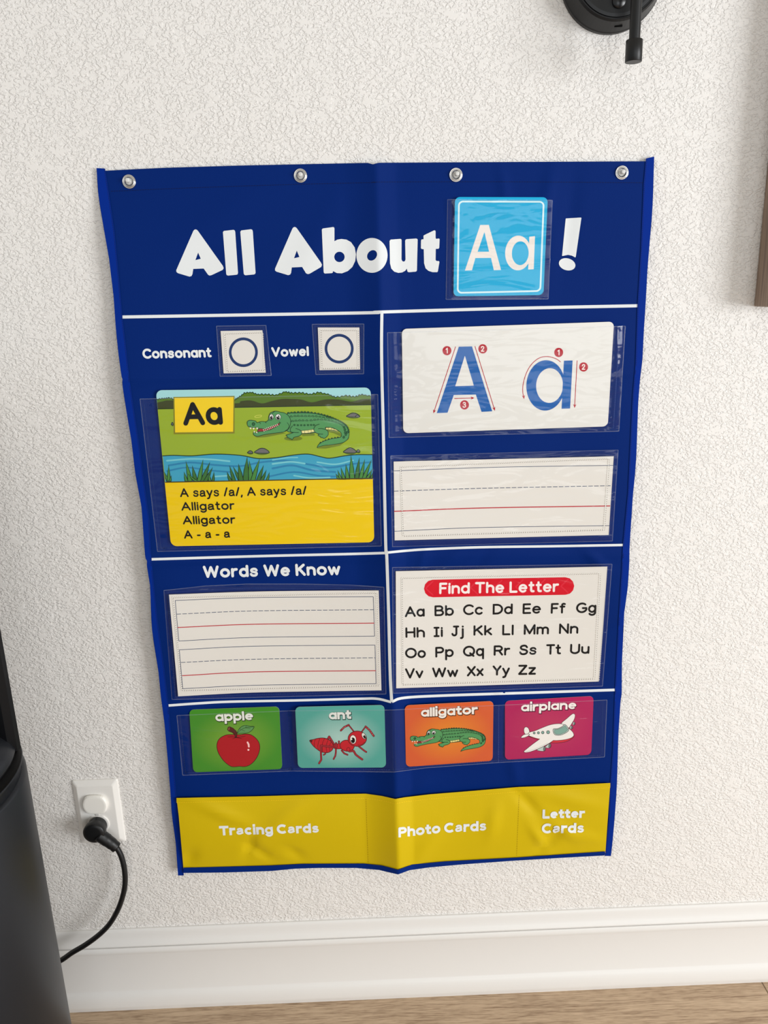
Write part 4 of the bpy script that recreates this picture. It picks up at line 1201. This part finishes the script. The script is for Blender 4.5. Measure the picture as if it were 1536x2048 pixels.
# ------------------------------------------------------------------ clear vinyl pockets
def film_material(name, haze, bump):
    m = bpy.data.materials.new(name); m.use_nodes = True
    nt = m.node_tree; N = nt.nodes; L = nt.links
    N.remove(N['Principled BSDF'])
    outn = N['Material Output']
    tr = N.new('ShaderNodeBsdfTransparent'); tr.inputs[0].default_value = (.985, .985, .98, 1)
    gl = N.new('ShaderNodeBsdfGlossy'); gl.inputs['Roughness'].default_value = .07; gl.inputs[0].default_value = (1, 1, 1, 1)
    df = N.new('ShaderNodeBsdfDiffuse'); df.inputs[0].default_value = (.55, .62, .78, 1)
    geo = N.new('ShaderNodeNewGeometry')
    dt = N.new('ShaderNodeVectorMath'); dt.operation = 'DOT_PRODUCT'
    ab = N.new('ShaderNodeMath'); ab.operation = 'ABSOLUTE'
    inv = N.new('ShaderNodeMath'); inv.operation = 'SUBTRACT'; inv.inputs[0].default_value = 1.0
    pw = N.new('ShaderNodeMath'); pw.operation = 'POWER'; pw.inputs[1].default_value = 5.0
    fr = N.new('ShaderNodeMath'); fr.operation = 'MULTIPLY_ADD'; fr.inputs[1].default_value = .93; fr.inputs[2].default_value = .022
    tc = N.new('ShaderNodeTexCoord')
    mp = N.new('ShaderNodeMapping'); mp.inputs['Scale'].default_value = (9, 1, 34)
    nz = N.new('ShaderNodeTexNoise'); nz.inputs['Scale'].default_value = 1.0; nz.inputs['Detail'].default_value = 2.5; nz.inputs['Distortion'].default_value = 1.2
    bp = N.new('ShaderNodeBump'); bp.inputs['Strength'].default_value = bump; bp.inputs['Distance'].default_value = .004
    L.new(tc.outputs['Object'], mp.inputs['Vector']); L.new(mp.outputs[0], nz.inputs['Vector']); L.new(nz.outputs['Fac'], bp.inputs['Height'])
    L.new(bp.outputs[0], gl.inputs['Normal']); L.new(bp.outputs[0], dt.inputs[0]); L.new(geo.outputs['Incoming'], dt.inputs[1])
    L.new(dt.outputs['Value'], ab.inputs[0]); L.new(ab.outputs[0], inv.inputs[1]); L.new(inv.outputs[0], pw.inputs[0]); L.new(pw.outputs[0], fr.inputs[0])
    m1 = N.new('ShaderNodeMixShader'); L.new(fr.outputs[0], m1.inputs[0]); L.new(tr.outputs[0], m1.inputs[1]); L.new(gl.outputs[0], m1.inputs[2])
    m2 = N.new('ShaderNodeMixShader'); m2.inputs[0].default_value = haze; L.new(m1.outputs[0], m2.inputs[1]); L.new(df.outputs[0], m2.inputs[2])
    L.new(m2.outputs[0], outn.inputs['Surface'])
    return m


FILM = film_material('clear_vinyl', .004, 1.0)
FEDGE = film_material('vinyl_edge', .14, .2)


def inside_dist(quad, pts):
    """signed pixel distance to the quad's border (positive inside)"""
    d = np.full(len(pts), 1e9)
    q = np.array(quad, float)
    for i in range(4):
        a, b = q[i], q[(i + 1) % 4]
        e = (b - a) / np.linalg.norm(b - a)
        n = np.array([-e[1], e[0]])
        d = np.minimum(d, (pts - a) @ n)
    return d


def pocket(outline, contents, stitches, inner=(), dividers=()):
    def proj(px, lay):
        base = on_surface(px, cloth)
        d = -base[:, 1] + .00028
        for cdx in contents:
            w_ = sstep((inside_dist(cdx.quad, px) + 18) / 9.0)
            hc = cdx.h(base[:, 0], base[:, 2]) + .00062
            d = np.where(w_ > 0, np.maximum(d, d * (1 - w_) + hc * w_), d)
        d = d + lay
        r = ray(px)
        return CAM[None] + ((-d - CAM[1]) / r[:, 1])[:, None] * r
    a = Art(proj, CUTS, 0, 2e-5)
    a.lay = -2e-5
    a.poly(outline, FILM)
    # thicker pressed rim of the vinyl
    a.lay = 4e-5
    for i in range(len(outline)):
        a.line([outline[i], outline[(i + 1) % len(outline)]], 1.5, FEDGE, cap='butt')
    V, F, ms, mi = a.emit()
    o = obj('clear_pocket', V, F, ms, chart, mi, smooth=True)
    a = Art(lambda px, lay: proj(px, lay + 1.0e-4), CUTS, 0, 1e-5)
    for p in stitches: a.dash_path(p, 4.6, 3.0, 1.2, THREAD)
    for p in dividers: a.dash_path(p, 4.8, 3.2, 1.0, THREAD)
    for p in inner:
        a.dash_path([(x + 1.3, y + 1.1) for x, y in p], 4.4, 1.5, 1.1, STITCH_SHADE)
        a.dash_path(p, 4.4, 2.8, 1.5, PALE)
    V, F, ms, mi = a.emit()
    obj('stitching', V, F, ms, o, mi)
    return o


def inset(q, l, t, r, b):
    tl, tr, br, bl = q
    return [(tl[0] + l, tl[1] + t), (tr[0] - r, tr[1] + t), (br[0] - r, br[1] - b), (bl[0] + l, bl[1] - b)]


def ushape(q): return [q[0], q[3], q[2], q[1]]
def loop(q): return list(q) + [q[0]]
def cr_(ox, oy, s, pts): return [(ox + x / s, oy + y / s) for x, y in pts]


q = [(895.2, 399.1), (1104.6, 400.5), (1096.4, 597.8), (892.1, 598.8)]
pocket(q, [cards['letter']], [ushape(inset(q, 7, 2, 7, 6))])
q = [(433, 652.2), (531.8, 650.8), (542.6, 751), (440.2, 752.5)]
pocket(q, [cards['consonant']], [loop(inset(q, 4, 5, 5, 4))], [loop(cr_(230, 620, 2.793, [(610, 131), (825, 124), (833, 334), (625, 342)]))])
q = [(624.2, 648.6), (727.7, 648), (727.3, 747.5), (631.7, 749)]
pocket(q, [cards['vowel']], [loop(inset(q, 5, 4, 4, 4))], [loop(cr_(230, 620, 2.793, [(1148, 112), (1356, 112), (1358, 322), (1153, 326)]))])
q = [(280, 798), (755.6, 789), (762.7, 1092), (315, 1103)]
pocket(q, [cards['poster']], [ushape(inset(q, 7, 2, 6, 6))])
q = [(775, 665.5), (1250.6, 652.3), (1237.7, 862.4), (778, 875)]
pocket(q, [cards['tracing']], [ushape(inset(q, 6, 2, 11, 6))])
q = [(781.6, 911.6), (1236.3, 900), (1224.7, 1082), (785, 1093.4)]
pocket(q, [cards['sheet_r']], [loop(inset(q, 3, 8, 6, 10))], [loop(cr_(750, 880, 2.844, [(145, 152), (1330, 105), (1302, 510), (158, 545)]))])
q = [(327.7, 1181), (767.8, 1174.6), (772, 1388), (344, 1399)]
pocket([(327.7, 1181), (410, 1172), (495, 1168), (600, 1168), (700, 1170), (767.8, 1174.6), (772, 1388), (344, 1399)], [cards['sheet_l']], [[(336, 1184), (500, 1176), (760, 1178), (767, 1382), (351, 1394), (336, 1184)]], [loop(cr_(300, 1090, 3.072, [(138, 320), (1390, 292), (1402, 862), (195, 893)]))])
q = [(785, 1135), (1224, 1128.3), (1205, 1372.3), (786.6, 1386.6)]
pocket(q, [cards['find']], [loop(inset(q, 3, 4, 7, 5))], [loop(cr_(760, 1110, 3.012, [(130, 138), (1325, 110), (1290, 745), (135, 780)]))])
pocket([(353.8, 1431), (577, 1421.6), (785, 1420), (840, 1417), (997.6, 1410.7), (1214, 1400), (1209, 1514), (997, 1525), (850, 1536), (789, 1544), (582.5, 1542), (365.3, 1550.6)],
       [cards[k] for k in ('apple', 'ant', 'gator', 'plane')],
       [[(360, 1432), (371, 1546), (582, 1538), (700, 1538), (786, 1540), (850, 1532), (997, 1521), (1204, 1510), (1206, 1401)]],
       dividers=[[(577, 1422), (582.5, 1541)], [(784, 1421), (786, 1541)], [(790, 1421), (792, 1541)], [(997.6, 1411), (997, 1525)]])

# ------------------------------------------------------------------ electrical outlet, safety cover, power cord
OW = mat('outlet_white', (236, 234, 230), .3, .5)
oc = on_plane([(197.5, 1624.5)], .004)[0]
outlet = empty('electrical_outlet', (oc[0], 0, oc[2] - .0575))
tag(outlet, 'white electrical outlet with cover plate low on the wall beside blue chart', 'outlet')
def rrect(w_, h_, r, n=5):
    return [(sx * (w_ / 2 - r) + r * math.cos(a), sz * (h_ / 2 - r) + r * math.sin(a)) for sx, sz, a0 in ((1, 1, 0), (-1, 1, 90), (-1, -1, 180), (1, -1, 270)) for a in [math.radians(a0 + 90 * k / n) for k in range(n + 1)]]
def slab(rings, c, closed_front=True):
    """rings: list of (outline, out distance) from wall to front"""
    vs, fs = [], []
    k = len(rings[0][0])
    for o_, d in rings: vs += [(c[0] + x, -d, c[2] + z) for x, z in o_]
    for i in range(len(rings) - 1):
        for j in range(k):
            j2 = (j + 1) % k
            fs.append((i * k + j, i * k + j2, (i + 1) * k + j2, (i + 1) * k + j))
    fs.append(tuple((len(rings) - 1) * k + j for j in range(k)))
    fs.append(tuple(range(k))[::-1])
    return vs, fs
PWd, PHt = .0715, .1165
v, f = slab([(rrect(PWd, PHt, .003), 0), (rrect(PWd, PHt, .003), .0018), (rrect(PWd - .0016, PHt - .0016, .003), .0028), (rrect(PWd - .014, PHt - .016, .003), .0064), (rrect(PWd - .016, PHt - .018, .003), .0067)], oc)
obj('cover_plate', v, f, OW, outlet)
def recept(w_, h_, n=40):
    o_ = []
    for k in range(n):
        a = 2 * math.pi * k / n
        x, z = w_ / 2 * math.cos(a), w_ / 2 * math.sin(a)
        o_.append((x, max(-h_ / 2, min(h_ / 2, z))))
    return o_
lowc = on_plane([(197.5, 1647)], .007)[0]; upc = on_plane([(191.5, 1607)], .007)[0]
v, f = slab([(recept(.034, .029), .005), (recept(.034, .029), .0078), (recept(.032, .027), .0084)], lowc)
obj('receptacle', v, f, OW, outlet)
sc_ = on_plane([(194.7, 1629)], .007)[0]
v, f = lathe([(.0032, .0066), (.0032, .0074), (.0026, .0079), (.0004, .0079)], 20, 'y', (sc_[0], 0, sc_[2]))
obj('screw', v, f, mat('screw_paint', (205, 203, 198), .3, .5), outlet)
CAPM = mat('safety_plastic', (238, 236, 230), .35, .4)
def octo(w_, h_):
    b = [(.5, .18), (.30, .5), (-.30, .5), (-.5, .18), (-.5, -.18), (-.30, -.5), (.30, -.5), (.5, -.18)]
    return catmull([(x * w_, z * h_) for x, z in b], 4)
v, f = slab([(octo(.036, .030), .0066), (octo(.0375, .0315), .0085), (octo(.0375, .0315), .0105), (octo(.034, .028), .0128), (octo(.030, .0245), .0132)], (upc[0], 0, upc[2]))
o = obj('outlet_cover', v, f, CAPM)
tag(o, 'white plastic safety cover plugged into the upper socket', 'outlet cover')

def hdir(px):
    r = ray([px])[0]; d = r[:2] / np.linalg.norm(r[:2]); return d
d1 = hdir((100, 1800))
nl = np.array([-d1[1], d1[0]])
RB = .15
AY = -.25
t = (AY - CAM[1] - RB * nl[1]) / d1[1]
axis = CAM[:2] + t * d1 + RB * nl
CORDM = mat('black_rubber', (16, 17, 19), .42, .4)
pe = np.array([lowc[0], 0, lowc[2]])
cordroot = empty('power_cord', (pe[0], -.02, pe[2] - .05))
tag(cordroot, 'black power cord plugged into the lower socket and curving behind the dark appliance', 'power cord')
v1 = lathe([(.0135, .0088), (.0145, .0105), (.0140, .0160), (.0150, .0200), (.0170, .0225), (.0172, .0300), (.0160, .0325), (.0110, .0334), (.0004, .0334)], 36, 'y', tuple(pe))
obj('plug', *v1, CORDM, cordroot, smooth=True)
path_px = [(233, 1695), (243, 1714), (249.2, 1741), (250, 1768), (245, 1794), (235, 1821), (219, 1848), (198, 1869.5), (171, 1889.5), (144, 1905.5), (123, 1920), (100, 1930)]
dep = np.linspace(.026, .034, len(path_px))
P3 = [tuple(on_plane([p], d)[0]) for p, d in zip(path_px, dep)]
s0 = pe + np.array([0, -.0265, 0])
d0 = np.array(on_plane([(222, 1686)], .0262)[0])
sr = tube([tuple(s0 + (d0 - s0) * .25), tuple(s0 + (d0 - s0) * .6), tuple(d0), tuple(P3[0])], [.0100, .0098, .0092, .0086], 16, 5)
obj('strain_relief', *sr, CORDM, cordroot, smooth=True)
P3 += [tuple(on_plane([(60, 1934)], .036)[0]), (axis[0] - .035, -.050, .088), (axis[0] - .045, axis[1] + RB + .004, .075)]
cb = tube([tuple(d0)] + P3, .0043, 14, 7)
obj('cable', *cb, CORDM, cordroot, smooth=True)

# ------------------------------------------------------------------ dark appliance at the left
tang = CAM[:2] + t * d1
def z_at(px, at2):
    r = ray([px])[0]; k = np.linalg.norm(at2 - CAM[:2]) / np.linalg.norm(r[:2]); return CAM[2] + k * r[2]
zr = z_at((57, 1522), tang)
zs = z_at((36, 1484), tang)
def rad(px):
    d = hdir(px); v_ = axis - CAM[:2]; return abs(v_[0] * d[1] - v_[1] * d[0])
RU = rad((34, 1484))
app = empty('floor_appliance', (axis[0], axis[1], 0))
tag(app, 'tall dark grey round appliance standing on the floor at the left edge', 'appliance')
APM = mat('dark_metal', (40, 43, 49), .42, .5, metal=.55)
APB = mat('black_gloss', (7, 8, 11), .4, .25)
APG = mat('gasket_rubber', (4, 4, 5), .7, .1)
ac = (axis[0], axis[1], 0)
v, f = lathe([(RB - .004, 0), (RB, .004), (RB, zr - .003), (RB - .002, zr), (RB - .004, zr + .002)], 96, 'z', ac)
obj('body', v, f, APM, app, smooth=True)
v, f = lathe([(RB - .005, zr + .0021), (RB - .010, zr + .008), (RU + .0045, zs - .014), (RU + .0035, zs - .012)], 96, 'z', ac)
obj('shoulder_ring', v, f, APM, app, smooth=True)
v, f = lathe([(RU + .0034, zs - .0119), (RU + .0005, zs - .0055), (RU - .001, zs - .003)], 96, 'z', ac)
obj('seam_gasket', v, f, APG, app, smooth=True)
v, f = lathe([(RU - .003, zs - .0029), (RU - .002, zs + .002), (RU - .008, zs + .012), (RU - .022, zs + .026), (RU - .045, zs + .040), (RU - .08, zs + .05), (.02, zs + .055)], 96, 'z', ac)
obj('top_cover', v, f, APM, app, smooth=True)
# upright panel standing at the back of the appliance
dcol = hdir((17, 1380))
yb = axis[1] + .050
k_ = (yb - CAM[1]) / dcol[1]
xr_ = CAM[0] + k_ * dcol[0]
prof_ = [(xr_ - .26, yb + .012), (xr_ - .20, yb + .024), (xr_ - .04, yb + .024), (xr_ - .008, yb + .016), (xr_, yb + .006), (xr_ - .001, yb - .002), (xr_ - .01, yb - .006), (xr_ - .13, yb - .010), (xr_ - .255, yb - .006), (xr_ - .262, yb)]
n_ = len(prof_)
v = [(x, y, z) for z in (zs - .002, zs + .44) for x, y in prof_]
f = [(i, (i + 1) % n_, (i + 1) % n_ + n_, i + n_) for i in range(n_)] + [tuple(range(n_))[::-1], tuple(range(n_, 2 * n_))]
obj('upright_panel', v, f, APB, app)

# ------------------------------------------------------------------ wall sconce
SCM = mat('black_satin_metal', (11, 12, 14), .42, .5, metal=.2)
scc = on_plane([(1222, -45)], 0)[0]
sconce = empty('wall_sconce', (scc[0], 0, scc[2] - .062))
tag(sconce, 'black wall sconce with round backplate and slim rod at the top of the wall', 'wall lamp')
RS = .0625
v, f = lathe([(RS, 0), (RS, .006), (RS - .001, .008), (RS - .006, .030), (RS - .008, .033), (RS - .0085, .0315), (RS - .010, .0315), (RS - .0105, .033), (RS - .014, .0335), (.001, .0335)], 72, 'y', (scc[0], 0, scc[2]))
obj('backplate', v, f, SCM, sconce)
b_ = on_plane([(1238, 2)], .034)[0]
v, f = lathe([(.0082, .0335), (.0082, .0355), (.0072, .0366), (.001, .0369)], 24, 'y', (b_[0], 0, b_[2]))
obj('screw_cap', v, f, mat('black_cap', (10, 10, 12), .3, .5), sconce, smooth=True)
_rs = RS - .001 - .005 * (.020 - .008) / .022
v, f = box(scc[0] + .001, scc[0] + .0105, -.0212, -.0188, scc[2] - _rs - .0004, scc[2] - _rs + .004)
obj('slot', v, f, mat('slot_dark', (2, 2, 2), .8, .1), sconce)
DR_ = .062
ra, rb, rcp = on_plane([(1273, 0)], DR_)[0], on_plane([(1269.5, 80)], DR_)[0], on_plane([(1266, 124.5)], DR_)[0]
rx = (ra[0] + rb[0] + rcp[0]) / 3
v, f = lathe([(.0064, rb[2] - .004), (.0064, ra[2] + .16)], 32, 'z', (rx, -DR_, 0))
obj('rod', v, f, SCM, sconce, smooth=False)
for p in sconce.children[-1].data.polygons: p.use_smooth = len(p.vertices) == 4
v, f = lathe([(.0093, rcp[2]), (.0097, rcp[2] + .0004), (.0097, rb[2] - .0004), (.0093, rb[2]), (.0066, rb[2])], 40, 'z', (rx, -DR_, 0))
o = obj('end_cap', v, f, SCM, sconce)
for p in o.data.polygons: p.use_smooth = len(p.vertices) == 4
# joint that carries the rod from the backplate (above the frame)
v, f = tube([(scc[0], -.030, scc[2] + .01), (scc[0] + .01, -.05, scc[2] + .01), (rx - .004, -DR_, scc[2] + .012), (rx + .004, -DR_, scc[2] + .012)], .006, 16, 5)
obj('arm_joint', v, f, SCM, sconce, smooth=True)

# ------------------------------------------------------------------ wooden board at the right edge
def wood_material():
    m = bpy.data.materials.new('brown_wood'); m.use_nodes = True
    nt = m.node_tree; N = nt.nodes; L = nt.links
    b = N['Principled BSDF']; b.inputs['Roughness'].default_value = .55
    tc = N.new('ShaderNodeTexCoord'); mp = N.new('ShaderNodeMapping'); mp.inputs['Scale'].default_value = (160, 160, 7)
    nz = N.new('ShaderNodeTexNoise'); nz.inputs['Scale'].default_value = 1.4; nz.inputs['Detail'].default_value = 4; nz.inputs['Distortion'].default_value = .5
    cr = N.new('ShaderNodeValToRGB'); cr.color_ramp.elements[0].position = .35; cr.color_ramp.elements[0].color = (.19, .13, .095, 1); cr.color_ramp.elements[1].position = .68; cr.color_ramp.elements[1].color = (.36, .26, .19, 1)
    L.new(tc.outputs['Object'], mp.inputs[0]); L.new(mp.outputs[0], nz.inputs[0]); L.new(nz.outputs['Fac'], cr.inputs[0]); L.new(cr.outputs[0], b.inputs['Base Color'])
    return m
wb = on_plane([(1507, 613)], 0.0)[0]
v, f = box(wb[0], wb[0] + .42, -.040, -.0005, wb[2], wb[2] + .62)
o = obj('wooden_board', v, f, wood_material())
bm_ = o.modifiers.new('edge', 'BEVEL'); bm_.width = .0015; bm_.segments = 2
tag(o, 'brown wood grain board mounted on the wall at the right edge of the photo', 'board')

for o in bpy.data.objects:
    if '_o' in o: del o['_o']
